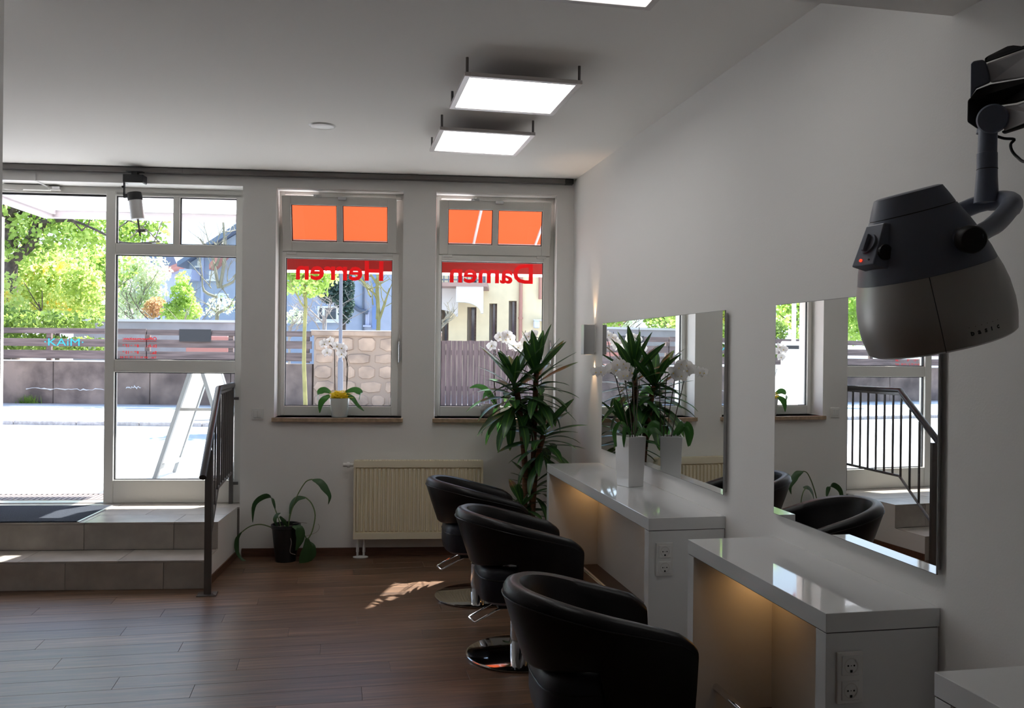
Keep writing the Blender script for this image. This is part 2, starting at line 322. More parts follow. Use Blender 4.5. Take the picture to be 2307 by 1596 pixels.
while y < 6.75:
    y1 = min(y + PW, 6.8)
    x = XL - offs[row % 7]
    while x < W:
        a, b = max(x, XL), min(x + PL, W)
        if b - a > .03: plank(a, b, y, y1)
        x += PL
    y = y1; row += 1

# skirting
sk = MB().box((DU1 + .02, -.012, 0), (1.72, 0, .06)); struct('baseboard_back', sk, M['skirt'], 'brown skirting under the windows', loc=(0, YB, 0), rot=(0, 0, WA), cat='baseboard')
struct('baseboard_right', MB().box((W - .012, BEAM_Y, 0), (W, 6.29, .06)), M['skirt'], 'brown skirting along the right wall', cat='baseboard')
struct('baseboard_pier', MB().box((W - .026, YF, 0), (W - .012, BEAM_Y, .06)), M['skirt'], 'brown skirting at the pier', cat='baseboard')

# ================================================================== ENTRANCE STEPS (parallel to the back wall)
XS = -.69
L0 = (0, 5.934 - .0, 0)
ue = -.705                      # right end of the steps along the wall
ds2 = -.555; ds1 = -.866        # front faces measured from the wall plane
steps = thing('entrance_steps', 'two grey tiled entrance steps up to the glazed door', 'steps', (0, YB, 0), WA, kind='structure')
tt = .012
ub = -3.3
part('step_core', MB().box((ub, ds1 + tt, 0), (ue - tt, .0, .18 - tt)).box((ub, ds2 + tt, 0), (ue - tt, .0, .36 - tt)).box((DU0, 0, -.1), (DU1, .33, .36 - tt)), M['grout'], steps)
def xs_at(z): return ue
# white painted cheek at the right end
part('side_cheek', MB().box((ue - tt, ds1 + .004, 0), (ue - .001, -.0015, .18 - .003)).box((ue - tt, ds2 + .004, .17), (ue - .001, -.0015, .36 - .003)), M['wall'], steps, 'white painted side of the steps')
tm = {}
def tile(u0, u1, v0, v1, z0, z1):
    g = .0015; k = (round(u1 - u0, 3), round(v1 - v0, 3), round(z1 - z0, 3))
    if k not in tm:
        a, b, c = k[0] / 2, k[1] / 2, k[2] / 2
        gx = g; gy = g if k[1] > .03 else 0; gz = g if k[2] > .03 else 0
        tm[k] = MB().rbox((-a + gx, -b + gy, -c + gz), (a - gx, b - gy, c - gz), .0012).mesh('tile', M['tile'])
    link('tile', tm[k], steps, loc=((u0 + u1) / 2, (v0 + v1) / 2, (z0 + z1) / 2))
def tiles_u(cuts, **k):
    for a, b in zip(cuts[:-1], cuts[1:]): tile(a, b, **k)
c1 = [-3.3, -2.75, -2.15, -1.55, -.96, ue]
tiles_u(c1, v0=ds1, v1=ds1 + tt, z0=.0, z1=.18 - tt)
tiles_u([-3.3, -3.03, -2.43, -1.83, -1.24, ue], v0=ds1, v1=ds2, z0=.18 - tt, z1=.18)
tiles_u([-3.3, -2.75, -2.15, -1.56, -.99, ue], v0=ds2, v1=ds2 + tt, z0=.18, z1=.36 - tt)
tiles_u([-3.3, -2.75, -2.15, -1.56, -.99, ue], v0=ds2, v1=ds2 + .27, z0=.36 - tt, z1=.36)
tiles_u([-3.3, -3.03, -2.45, -1.85, -1.26, ue], v0=ds2 + .27, v1=-.001, z0=.36 - tt, z1=.36)
tiles_u([DU0, -2.75, -2.15, -1.56, -.99, DU1], v0=0, v1=.33, z0=.36 - tt, z1=.36)
part('skirting_strip', MB().box((ue - .001, ds1 + .003, 0), (ue + .008, -.013, .05)), M['skirt'], steps, 'thin brown strip at the foot of the steps')

# ================================================================== WINDOWS
VF = .14
def in_frame(t, px, py, v):
    p = onf(px, py, v); return loc_of(t, p)
def ring(mb, u0, u1, z0, z1, wl, wr, wb, wt, v0, v1):
    mb.box((u0, v0, z0), (u0 + wl, v1, z1)); mb.box((u1 - wr, v0, z0), (u1, v1, z1)); mb.box((u0 + wl, v0, z0), (u1 - wr, v1, z0 + wb)); mb.box((u0 + wl, v0, z1 - wt), (u1 - wr, v1, z1)); return mb
def gask(mb, u0, u1, z0, z1, v0, v1, g=.006):
    return ring(mb, u0 - g * .2, u1 + g * .2, z0 - g * .2, z1 + g * .2, g, g, g, g, v0, v1)
def window(name, o, glass, sash, spanes, word, wx, label):
    t = thing(name, label, 'window', fwp(0, 0, 0), WA, kind='structure')
    u0, u1, z0, z1 = o
    f = ring(MB(), u0 + .001, u1 - .001, z0, z1 - .001, .035, .06, .02, .02, VF + .012, VF + .075)
    f.box((u0 + .035, VF + .012, 2.205), (u1 - .035, VF + .075, 2.25))
    part('window_frame', f, M['frame'], t, bevel=.002)
    a, b, c, d = glass
    # lower fixed sash
    s = ring(MB(), u0 + .02, u1 - .035, z0 + .004, 2.235, a - u0 - .02, u1 - .035 - b, c - z0 - .004, 2.235 - d, VF, VF + .055)
    part('lower_sash', s, M['frame'], t, bevel=.004)
    g = gask(MB(), a, b, c, d, VF + .018, VF + .034); part('gasket', g, M['gasket'], t)
    part('pane', MB().box((a, VF + .024, c), (b, VF + .028, d)), M['glass'], t)
    # letters on the outside of the glass, mirrored from in here
    me = text_mesh(word, 'lettering', M['red'], width=wx[1] - wx[0], height=.152, mirror=True, bold=.022)
    link('lettering', me, t, 'red letters reading %s seen from behind' % word, loc=(wx[1], VF + .030, wx[2]))
    # tilted hopper sash: hinged below, top leaning into the room
    (sa, sb, sz0, sz1) = sash
    hs = thing('tilted_sash', 'x', 'x'); del hs['label']; del hs['category']
    hs.parent = t; hs.location = ((sa + sb) / 2, VF, sz0); hs.rotation_euler = (R(12.5), 0, 0)
    hw = (sb - sa) / 2; H = (sz1 - sz0) / math.cos(R(12.5))
    p = spanes
    m_ = MB()
    ring(m_, -hw, hw, 0, H, .066, .066, .075, .066, -.005, .05)
    m_.box((-.021, -.003, .07), (.021, .048, H - .06))
    hs2 = part('sash_frame', m_, M['frame'], hs, bevel=.004)
    gm = gask(MB(), -hw + .066, -.021, .075, H - .066, .012, .03); gask(gm, .021, hw - .066, .075, H - .066, .012, .03); part('sash_gasket', gm, M['gasket'], hs)
    for q in ((-hw + .066, -.021), (.021, hw - .066)):
        part('sash_pane', MB().box((q[0], .02, .075), (q[1], .024, H - .066)), M['glass'], hs)
    # hinges and opener
    part('hinge', MB().box((sa + .03, VF - .014, sz0 - .02), (sa + .1, VF + .004, sz0 - .004)), M['frame'], t)
    part('hinge', MB().box((sb - .1, VF - .014, sz0 - .02), (sb - .03, VF + .004, sz0 - .004)), M['frame'], t)
    part('opener_rod', MB().box((u0 + .28, VF - .02, z1 - .05), (u1 - .02, VF + .012, z1 - .024)).box((u0 + .28, VF - .1, z1 - .052), (u0 + .46, VF - .075, z1 - .036)), M['frame'], t)
    part('opener_bracket', MB().box((u0 + .44, VF - .11, z1 - .07), (u0 + .5, VF - .01, z1 - .05)).box((u0 + .26, VF - .1, z1 - .055), (u0 + .32, VF - .02, z1 - .035)), M['alu'], t)
    # sill
    sl = MB().box((u0 - .012, -.035, z0 - .03), (u1 + .012, 0, z0)).box((u0, 0, z0 - .03), (u1, VF + .03, z0))
    part('window_sill', sl, M['sill'], t, bevel=.003)
    # lever at the right side of the reveal
    part('crank', MB().box((u1 - .03, VF - .03, 1.42), (u1 - .018, VF - .012, 1.6)).tube([(u1 - .024, VF - .03, 1.58), (u1 - .024, VF - .06, 1.55), (u1 - .024, VF - .05, 1.42)], .006, 6), M['alu'], t)
    return t
window('window_2', W2, (-.404, .384, 1.088, 2.192), (-.424, .414, 2.24, 2.64), None, 'Herren', (-.333, .315, 2.037), 'left window with red letters on the glass and a tilted top sash')
window('window_3', W3, (.752, 1.527, 1.092, 2.19), (.732, 1.575, 2.24, 2.635), None, 'Damen', (.815, 1.45, 2.035), 'right window behind the dragon tree with red letters on the glass')

# ================================================================== DOOR AND SIDELIGHT
VD = .18
door = thing('door_1', 'white framed glazed entrance standing open on the left with a fixed side light', 'door', fwp(0, 0, 0), WA, kind='structure')
f = MB()
f.box((DU0, VD, 2.655 - .02), (DU1, VD + .07, DZ1))                   # head
f.box((-1.712, VD - .003, .36), (-1.644, VD + .07, 2.66))                       # mullion between opening and side light
f.box((-.775, VD, .36), (DU1, VD + .07, 2.66)); f.box((DU0, VD, .36), (DU0 + .07, VD + .07, 2.66))
f.box((-1.644, VD, 2.628), (-.775, VD + .068, 2.66)); f.box((-1.644, VD, 2.195), (-.775, VD + .068, 2.278))
f.box((-1.231, VD + .002, 2.27), (-1.186, VD + .066, 2.64)); f.box((-1.644, VD, 1.328), (-.775, VD + .068, 1.42)); f.box((-1.644, VD, .36), (-.775, VD + .068, .53))
part('door_frame', f, M['frame'], door, bevel=.004)
gm = MB()
for (a, b, c, d) in ((-1.644, -1.231, 2.278, 2.628), (-1.186, -.775, 2.278, 2.628), (-1.644, -.775, 1.42, 2.195), (-1.644, -.775, .53, 1.328)):
    gask(gm, a, b, c, d, VD + .02, VD + .04, .008)
    part('pane', MB().box((a, VD + .027, c), (b, VD + .032, d)), M['glass'], door)
gm.box((DU0 + .07, VD + .02, 2.622), (-1.712, VD + .05, 2.636))
part('gasket', gm, M['gasket'], door)
part('threshold', MB().box((DU0 + .07, VD, .36), (-1.712, VD + .07, .366)), M['alu'], door)
# opened door leaf, swung outwards at the far left
lf = MB(); lm = Matrix.Translation((DU0 + .09, VD + .06, .37)) @ Matrix.Rotation(R(97), 4, 'Z')
for a, b in (((0, 0, 0), (.1, .06, 2.25)), ((1.06, 0, 0), (1.16, .06, 2.25)), ((.1, 0, 0), (1.06, .06, .14)), ((.1, 0, 2.14), (1.06, .06, 2.25))): lf.box(a, b, lm)
leaf = part('door_leaf', lf, M['frame'], door)
part('leaf_pane', MB().box((.1, .028, .14), (1.06, .033, 2.14), lm), M['glass'], leaf)
# door closer on the head
part('door_closer', MB().box((-2.42, VD - .05, 2.648), (-2.1, VD, 2.684)).box((-2.1, VD - .04, 2.652), (-2.03, VD, 2.68)), M['frame'], door, bevel=.003)
part('closer_fitting', MB().box((-2.075, VD - .055, 2.655), (-2.02, VD - .03, 2.672)), M['chrome'], door)
part('closer_arm', MB().tube([(-2.5, VD - .07, 2.655), (-2.27, VD - .06, 2.642)], .006, 6), M['frame'], door)
part('cable', MB().tube([(-2.13, -.004, HC - .05), (-2.13, -.004, 2.69), (-2.125, .05, 2.684), (-2.10, VD - .06, 2.67), (-2.08, VD - .06, 2.648)], .005, 6), M['plastic'], door, 'white cable running down to the door closer')
# opening hours
lines = [('Öffnungszeiten:', 1.584 - .018, .236, .026), ('Di.-Fr.:', 1.524 - .016, .088, .022), ('8', 1.524 - .016, None, .022), ('Sa.:', 1.476 - .016, .048, .022), ('Tel.:  09 91 / 3 79 19 43', 1.428 - .014, .265, .018)]
TX = -1.352
def hours(body, xoff, z, h, bold=.02, width=None):
    me = text_mesh(body, 'hours_lettering', M['red'], height=h, width=width, mirror=True, bold=bold)
    link('hours_lettering', me, door, 'small red opening hours seen from behind' if body.startswith('Ö') else None, loc=(TX - xoff, VD + .034, z))
hours('Öffnungszeiten:', 0, 1.566, .034, width=.245)
part('hours_underline', MB().box((TX - .245, VD + .034, 1.555), (TX, VD + .0345, 1.558)), M['red'], door)
hours('Di.-Fr.:', 0, 1.512, .022, width=.078); hours('8', .128, 1.512, .022); hours('00', .146, 1.523, .010); hours('-', .176, 1.52, .003, width=.012); hours('17', .2, 1.512, .022); hours('00', .232, 1.523, .010)
hours('Sa.:', 0, 1.464, .022, width=.045); hours('8', .128, 1.464, .022); hours('00', .146, 1.475, .010); hours('-', .176, 1.472, .003, width=.012); hours('13', .2, 1.464, .022); hours('00', .232, 1.475, .010)
hours('Tel.:  09 91 / 3 79 19 43', 0, 1.43, .016, width=.262)

# door mat
tag(part('door_mat', MB().rbox((-.41, -.3, 0), (.41, .3, .008), .003), M['matf'], loc=fwp(-2.02, -.245, .3605), rot=(0, 0, WA)), 'charcoal door mat with metal edging lying in the entrance', 'mat')
mo = [o for o in COL.objects if o.name.startswith('door_mat')][0]
part('mat_edge', MB().box((.41, -.302, 0), (.425, .302, .006)), M['alu'], mo)

# ================================================================== RAILING
XR = -.765
rl = thing('stair_railing', 'dark steel stair railing with sloping handrail beside the entrance steps', 'railing', (XR, 5.586, 0))
ry = lambda y: y - 5.586
hr = [(0, ry(6.77), 1.238), (0, ry(5.985), 1.245), (0, ry(5.34), .752)]
part('handrail', MB().tube(hr, .021, 12), M['handr'], rl, smooth=True)
part('top_bar', MB().box((-.006, ry(5.985), 1.205), (.006, ry(6.77), 1.222)).add([(-.006, ry(5.985), 1.205), (.006, ry(5.985), 1.205), (.006, ry(5.5), .835), (-.006, ry(5.5), .835), (-.006, ry(5.985), 1.222), (.006, ry(5.985), 1.222), (.006, ry(5.5), .852), (-.006, ry(5.5), .852)],
     [(0, 3, 2, 1), (4, 5, 6, 7), (0, 1, 5, 4), (1, 2, 6, 5), (2, 3, 7, 6), (3, 0, 4, 7)]), M['steel'], rl)
bz = lambda y: .59 if y > 5.985 else .59 - (5.985 - y) * .74
part('bottom_bar', MB().tube([(0, ry(6.75), .59), (0, ry(5.985), .59), (0, ry(5.6), bz(5.6))], .011, 6), M['steel'], rl)
part('post', MB().box((-.021, -.013, .006), (.021, .013, .885)), M['steel'], rl)
part('post', MB().box((-.014, ry(6.72), .361), (.014, ry(6.75), 1.225)), M['steel'], rl)
part('base_plate', MB().rbox((-.06, -.05, 0), (.055, .05, .006), .001), M['steel'], rl)
for q in ((-.045, -.035, 0), (.04, -.035, 0)): part('screw_head', MB().lathe([(.007, .006), (.007, .011), (.003, .013)], 8, Matrix.Translation(q)), M['chrome'], rl)
for zz in (.5, 1.13):
    part('wall_bracket', MB().box((.014, ry(6.725), zz), (.05, ry(6.745), zz + .02)), M['steel'], rl)
ys = [6.62, 6.51, 6.40, 6.29, 6.18, 6.07, 5.97, 5.86, 5.75]
for yy in ys:
    top = 1.21 if yy > 5.985 else 1.205 - (5.985 - yy) * .763
    bb = MB().box((-.006, ry(yy) - .006, bz(yy)), (.006, ry(yy) + .006, top))
    part('baluster', bb, M['steel'], rl)

# ================================================================== RADIATOR
ra = thing('radiator', 'cream ribbed panel radiator under the right window', 'radiator', fwp(.135, -.1, .14), WA)
Wd, Hh = .936, .565
mb = MB().box((0, .016, 0), (Wd, .07, Hh - .004))
n = 29; pit_ = (Wd - .03) / n
for i in range(n):
    a = .018 + i * pit_
    mb.add([(a, .016, .05), (a + .004, 0, .06), (a + pit_ * .58, 0, .06), (a + pit_ * .58 + .004, .016, .05), (a, .016, Hh - .05), (a + .004, 0, Hh - .06), (a + pit_ * .58, 0, Hh - .06), (a + pit_ * .58 + .004, .016, Hh - .05)],
           [(0, 1, 5, 4), (1, 2, 6, 5), (2, 3, 7, 6), (0, 3, 2, 1), (4, 5, 6, 7)])
mb.box((0, .0, 0), (Wd, .016, .045)).box((0, .0, Hh - .045), (Wd, .016, Hh - .004)).box((0, 0, .045), (.014, .016, Hh - .045)).box((Wd - .014, 0, .045), (Wd, .016, Hh - .045))
part('panel', mb, M['rad'], ra, bevel=0)
g = MB()
for i in range(80): g.box((.01 + i * (Wd - .02) / 80, .004, Hh - .004), (.01 + (i + .5) * (Wd - .02) / 80, .066, Hh + .004))
g.box((0, 0, Hh - .004), (Wd, .004, Hh + .004)); g.box((0, .066, Hh - .004), (Wd, .07, Hh + .004))
part('top_grille', g, M['rad'], ra)
part('thermostat_valve', MB().tube([(-.005, .03, Hh - .03), (-.03, .03, Hh - .03)], .012, 10).tube([(-.03, .03, Hh - .03), (-.05, .03, Hh - .03)], .02, 12).tube([(-.05, .03, Hh - .03), (-.078, .03, Hh - .03)], .014, 12), M['plastic'], ra, smooth=True)
for xx in (.03, .075):
    part('supply_pipe', MB().tube([(xx, .04, 0), (xx, .04, -.05)], .008, 8).tube([(xx, .04, -.05), (xx, .04, -.1)], .011, 8).tube([(xx, .04, -.1), (xx, .04, -.128)], .008, 8), M['plastic'], ra, smooth=True)
part('floor_rosette', MB().lathe([(.055, -.139), (.055, -.133), (.02, -.127)], 20, Matrix.Translation((.052, .04, 0)), sy=.6), M['plastic'], ra)
for q in (.1, Wd - .13): part('wall_hook', MB().box((q, .07, .1), (q + .03, .094, .45)), M['rad'], ra)

# switch
sw = thing('light_switch', 'white double light switch between entrance and left window', 'switch', fwp(-.567, -.001, 1.036), WA)
part('switch_frame', MB().rbox((-.041, -.009, -.041), (.041, 0, .041), .002), M['plastic'], sw)
for a in (-.027, .001): part('rocker', MB().rbox((a, -.014, -.027), (a + .026, -.008, .027), .002), M['plastic'], sw)

# ceiling rail
cr = thing('ceiling_rail', 'long grey rail along the top of the far wall with a black end cap', 'rail', fwp(0, 0, HC - .038), WA)
part('rail_profile', MB().rbox((-2.86, -.06, 0), (1.66, -.004, .036), .003), M['alu'], cr).data.materials[0] = M['steel']
part('end_cap', MB().rbox((1.66, -.062, -.001), (1.722, -.003, .037), .003), M['hblack'], cr)
part('rail_joint', MB().box((-1.102, -.0605, 0), (-1.1, -.004, .037)), M['dark'], cr)
# spot lamp
sp_ = thing('spotlight', 'black and grey spotlight hanging from the ceiling rail above the entrance', 'lamp', fwp(-1.42, -.08, HC - .04), WA)
part('adapter', MB().box((-.055, -.03, -.005), (.055, .03, 0)).box((-.02, -.02, -.03), (.02, .02, -.005)), M['hblack'], sp_)
part('transformer_box', MB().rbox((-.07, -.045, -.083), (.068, .045, -.028), .003), M['hblack'], sp_)
part('box_underside', MB().box((-.055, -.04, -.086), (.06, .04, -.083)), M['frame'], sp_)
part('bracket_arm', MB().box((-.078, -.01, -.17), (-.07, .01, -.04)).tube([(-.09, 0, -.11), (-.07, 0, -.11)], .008, 8), M['hblack'], sp_)
tm_ = Matrix.Translation((-.005, 0, -.15)) @ Matrix.Rotation(R(-8), 4, 'Y')
part('spot_head', MB().lathe([(.02, .005), (.046, 0), (.05, -.035), (.05, -.055)], 20, tm_).box((-.075, -.012, -.03), (-.03, .012, -.005), tm_), M['hblack'], sp_, smooth=True)
part('spot_barrel', MB().lathe([(.045, -.05), (.048, -.19), (.044, -.192)], 24, tm_), M['alu'], sp_, smooth=True)
part('rod', MB().tube([tm_ @ Vector((.0, 0, -.19)), tm_ @ Vector((.0, 0, -.31))], .007, 8), M['steel'], sp_)
rg = MB(); pts = [tm_ @ Vector((.015 + .036 * math.cos(a * math.pi / 12), .036 * math.sin(a * math.pi / 12), -.272)) for a in range(25)]
rg.tube(pts, .007, 6, cap=False); part('ring', rg, M['steel'], sp_)

# ceiling lamps
for i, (yy, lab) in enumerate(((4.7299, 'square ceiling light panel nearest to the far wall'), (3.7815, 'middle square ceiling light panel'), (2.3868, 'square ceiling light panel cut by the top edge of the picture'))):
    s = .5344; x0 = .5336
    if i == 2: yy = 2.385
    t = thing('ceiling_light', lab, 'lamp', (x0 + s / 2, yy + s / 2, 2.7128), 0, 'square ceiling light panels')
    h = s / 2
    fr = MB(); b_ = .026
    for a, b in (((-h, -h, 0), (-h + b_, h, .018)), ((h - b_, -h, 0), (h, h, .018)), ((-h + b_, -h, 0), (h - b_, -h + b_, .018)), ((-h + b_, h - b_, 0), (h - b_, h, .018))): fr.box(a, b)
    fr.box((-h + .01, -h + .01, .012), (h - .01, h - .01, .02))
    part('lamp_frame', fr, M['lframe'], t, bevel=.002)
    part('diffuser', MB().box((-h + b_, -h + b_, .003), (h - b_, h - b_, .010)), M['panel'], t)
    for sx in (-1, 1):
        for sy in (-1, 1):
            part('spacer_rod', MB().tube([(sx * (h - .012), sy * (h - .012), .018), (sx * (h - .012), sy * (h - .012), HC - 2.7128 - .0005)], .0065, 8), M['steel'], t)
    part('driver_box', MB().box((-.12, -.06, .02), (.12, .06, .05)), M['lframe'], t)

# round ceiling speaker
cs = thing('ceiling_speaker', 'round flush ceiling cover near the light panels', 'ceiling fixture', (-.10, 5.135, HC))
part('rim', MB().lathe([(.06, -.004), (.066, -.007), (.075, -.003), (.077, 0)], 32), M['plastic'], cs, smooth=True)
part('grille', MB().lathe([(.0, -.0035), (.056, -.0035), (.06, -.0005)], 32, cap=(False, False)), M['lframe'], cs)

# ================================================================== COUNTERS, MIRRORS
CX0, CZ, CT = W - .3655, .7723, .055
def counter(label, ya, yb, socket_y, group=None):
    """yb = near end, ya = far end"""
    L = ya - yb; t = thing('console_counter', label, 'counter', (CX0, yb, 0)); D = .3655 - .001
    part('worktop', MB().rbox((0, 0, CZ - CT), (D, L, CZ), .0012), M['laq'], t)
    e = .055
    part('side_panel', MB().rbox((.001, .001, 0), (D - .004, e, CZ - CT - .003), .001), M['laq'], t)
    part('side_panel', MB().rbox((.001, L - e, 0), (D - .004, L - .001, CZ - CT - .003), .001), M['laq'], t)
    part('joint', MB().box((.004, .004, CZ - CT - .003), (D - .006, L - .004, CZ - CT)), M['joint'], t)
    part('back_panel', MB().box((D - .03, e, .11), (D - .008, L - e, CZ - CT - .003)), M['lam'], t)
    part('plinth', MB().box((.14, e, 0), (D - .008, L - e, .11)), M['brownp'], t)
    fr = thing('foot_rail', 'x', 'x'); del fr['label']; del fr['category']; bpy.data.objects.remove(fr)
    part('foot_rail', MB().tube([(.10, e, .205), (.10, L - e, .205)], .0135, 14), M['chrome'], t, smooth=True)
    nl = max(1, round(L / 1.0))
    for i in range(nl):
        yy = L * (i + .5) / nl if nl == 1 else L * (.5 + i) / nl
        lamp = part('under_counter_lamp', MB().lathe([(.03, CZ - CT - .022), (.032, CZ - CT - .004)], 20, Matrix.Translation((D - .1, L - .16 - i * L / nl, 0))), M['alu'], t)
        part('lamp_disc', MB().lathe([(.0, CZ - CT - .0225), (.026, CZ - CT - .0225)], 20, Matrix.Translation((D - .1, L - .16 - i * L / nl, 0)), cap=(False, False)), M['warm'], lamp)
    # socket plate on the near end
    if socket_y:
        x0, x1, z0, z1 = .033, .112, .5158, .6622
        pl = part('socket_plate', MB().rbox((x0, -.0085, z0), (x1, .001, z1), .0015), M['plastic'], t)
        for zc in (z0 + .038, z0 + .109):
            xc = (x0 + x1) / 2
            sm = MB().rbox((xc - .0275, -.0115, zc - .0275), (xc + .0275, -.008, zc + .0275), .001)
            so = part('socket', sm, M['plastic'], pl)
            rm = Matrix.Translation((xc, -.0116, zc)) @ Matrix.Rotation(R(90), 4, 'X')
            # recessed cup shown by a raised lip, holes and clip
            cup = MB().lathe([(.0215, 0), (.0225, .0012), (.0195, .0012), (.0195, .0002)], 24, rm, cap=(False, False))
            sm2 = part('socket_hole', MB().lathe([(.0, .0006), (.0028, .0006)], 10, rm @ Matrix.Translation((-.0095, 0, 0)), cap=(False, False)).lathe([(.0, .0006), (.0028, .0006)], 10, rm @ Matrix.Translation((.0095, 0, 0)), cap=(False, False))
                       .lathe([(.0, .0006), (.0016, .0006)], 8, rm, cap=(False, False)).box((xc - .003, -.0126, zc - .0195), (xc + .004, -.0118, zc - .012)), M['hole'], pl)
            part('socket_rim', cup, M['lam'], pl)
    return t
counter('long white gloss counter with an orchid vase, under the farther mirror', 5.5819, 3.6643, True)
counter('short white gloss counter in the foreground under the nearer mirror', 3.2255, 2.2349, True)
counter('white counter cut off by the bottom right corner of the picture', 1.7808, .79, False)

def wall_mirror(label, ya, yb, z0, z1, turn):
    t = thing('wall_mirror', label, 'mirror', (W, yb, z0)); L = ya - yb; H = z1 - z0
    t.rotation_euler = (0, 0, R(turn))
    part('backing_frame', MB().box((-.017, .012, .012), (-.001, L - .012, H - .012)), M['alu'], t)
    part('mirror_edge', MB().box((-.0218, 0, 0), (-.017, L, H)), M['backl'], t)
    part('mirror_glass', MB().box((-.0222, .002, .002), (-.0219, L - .002, H - .002)), M['mirror'], t)
    return t
wall_mirror('frameless wall mirror above the long counter reflecting window and plants', 5.5327, 3.6475, .8708, 1.7032, -.42)
wall_mirror('frameless wall mirror above the short counter reflecting the railing and chairs', 3.1974, 2.225, .8708, 1.7032, -.4)

# wall lamp
sc_ = thing('wall_sconce', 'small grey box wall lamp glowing up and down left of the farther mirror', 'lamp', (W, 5.735, 1.597))
part('lamp_body', MB().rbox((-.088, -.035, -.102), (-.012, .035, .102), .002), M['alu'], sc_)
part('wall_plate', MB().box((-.012, -.03, -.09), (-.001, .03, .09)), M['plastic'], sc_)
GLOW = emis('sconce_glow', (1, .7, .4), 3)
for s in (1, -1):
    part('glow_disc', MB().box((-.06, -.02, .1024 * s - .0002), (-.03, .02, .1024 * s + .0002)), GLOW, sc_)
    l = bpy.data.lights.new('sconce_spot', 'SPOT'); l.energy = 4.5; l.color = (1, .62, .32); l.spot_size = R(50); l.spot_blend = .9; l.shadow_soft_size = .01
    lo = bpy.data.objects.new('sconce_spot', l); COL.objects.link(lo); lo.parent = sc_; lo.location = (-.022, 0, .108 * s); lo.rotation_euler = (R(180) if s > 0 else 0, 0, 0)

# ================================================================== SALON CHAIRS
def shell_mesh():
    n1, n2 = 12, 26; path = []
    ax, ay, xf = .30, .275, .245; xc = -.03
    for i in range(n1): path.append(((xf + (xc - xf) * i / n1), -ay + .012 * (1 - i / n1), (0, 1)))
    for i in range(n2 + 1):
        a = -math.pi / 2 - math.pi * i / n2; path.append((xc + ax * math.cos(a), ay * math.sin(a), None))
    for i in range(1, n1 + 1): path.append((xc + (xf - xc) * i / n1, ay - .012 * (i / n1), (0, -1)))
    mb = MB(); secs = 14; rows = []
    P = [Vector((x, y, 0)) for x, y, _ in path]
    for i, p in enumerate(P):
        d = (P[min(i + 1, len(P) - 1)] - P[max(i - 1, 0)]).normalized(); nrm = Vector((-d.y, d.x, 0))
        if nrm.dot(Vector((-.03, 0, 0)) - Vector((p.x * .3, p.y, 0))) < 0: nrm = -nrm
        x = p.x; s = max(0, (x + .33) / .575)
        zt = .738 - .138 * (s ** 1.35) + .0
        if s > .93: zt -= (s - .93) * .25
        tt_ = min(1, max(0, (x + .075) / .07)); tt_ = tt_ * tt_ * (3 - 2 * tt_)
        zb = (.468 + .04 * min(1, s / .5)) * (1 - tt_) + .305 * tt_
        th = .075 if s < .5 else .075 - .018 * (s - .5) * 2
        sec = []
        H = zt - zb; taper = .075 * min(1, H / .26) * (1 - .55 * s)
        r = th / 2
        sec.append((taper + .012, zb)); sec.append((taper, zb + .012)); sec.append((taper * .5, zb + H * .45)); sec.append((.004, zt - r * 1.15)); sec.append((.006, zt - r * .6)); sec.append((.016, zt - r * .2)); sec.append((r, zt))
        sec.append((th - .014, zt - r * .2)); sec.append((th - .003, zt - r * .7)); sec.append((th, zt - r * 1.3)); sec.append((th + .006 + taper * .35, zb + H * .45)); sec.append((taper * .8 + th + .008, zb + .014)); sec.append((taper * .8 + th - .006, zb)); 
        rows.append([p + nrm * a + Vector((0, 0, b)) for a, b in sec])
    m = len(rows[0]); vs = [v for rw in rows for v in rw]; fs = []
    for i in range(len(rows) - 1):
        for j in range(m): fs.append((i * m + j, i * m + (j + 1) % m, (i + 1) * m + (j + 1) % m, (i + 1) * m + j))
    # rounded ends
    for r0, sgn in ((0, 1), (len(rows) - 1, -1)):
        rw = rows[r0]; c = sum(rw, Vector()) / m; o = len(vs)
        vs += [c + (v - c) * .86 + Vector((.014, 0, 0)) for v in rw]
        for j in range(m):
            q = (r0 * m + j, r0 * m + (j + 1) % m, o + (j + 1) % m, o + j); fs.append(q[::-1] if sgn > 0 else q)
        fs.append(tuple(o + j for j in range(m))[::(1 if sgn > 0 else -1)])
    mb.add(vs, fs)
    pipe = [rw[3] + (rw[3] - rw[10]).normalized() * .001 for rw in rows]
    return mb, pipe
sh, pipe = shell_mesh()
ME = {}
ME['shell'] = sh.mesh('backrest_shell', M['leather'], True)
ME['shell'].polygons.foreach_set('use_smooth', [True] * len(ME['shell'].polygons))
ME['pipe'] = MB().tube(pipe, .0028, 6).mesh('piping', M['leather'], True)
sv = MB(); prof = [(.0, .285), (.6, .285), (.86, .292), (.97, .31), (1.0, .35), (1.0, .405), (.985, .44), (.93, .468), (.8, .485), (.5, .494), (0, .497)]
nn = 40; vs = []; fs = []
for (q, z) in prof:
    for k in range(nn):
        a = 2 * math.pi * k / nn; ca, sa = math.cos(a), math.sin(a); e = .55
        vs.append((.015 + .235 * q * math.copysign(abs(ca) ** e, ca), .2 * q * math.copysign(abs(sa) ** e, sa), z))
for i in range(len(prof) - 1):
    for k in range(nn): fs.append((i * nn + k, i * nn + (k + 1) % nn, (i + 1) * nn + (k + 1) % nn, (i + 1) * nn + k))
sv.add(vs, fs); ME['seat'] = sv.mesh('seat', M['seatl'], True)
seam = [Vector(vs[5 * nn + k % nn]) * 1.0 + Vector((0, 0, .012)) for k in range(nn + 1)]; ME['seam'] = MB().tube(seam, .003, 5, cap=False).mesh('seat_piping', M['leather'], True)
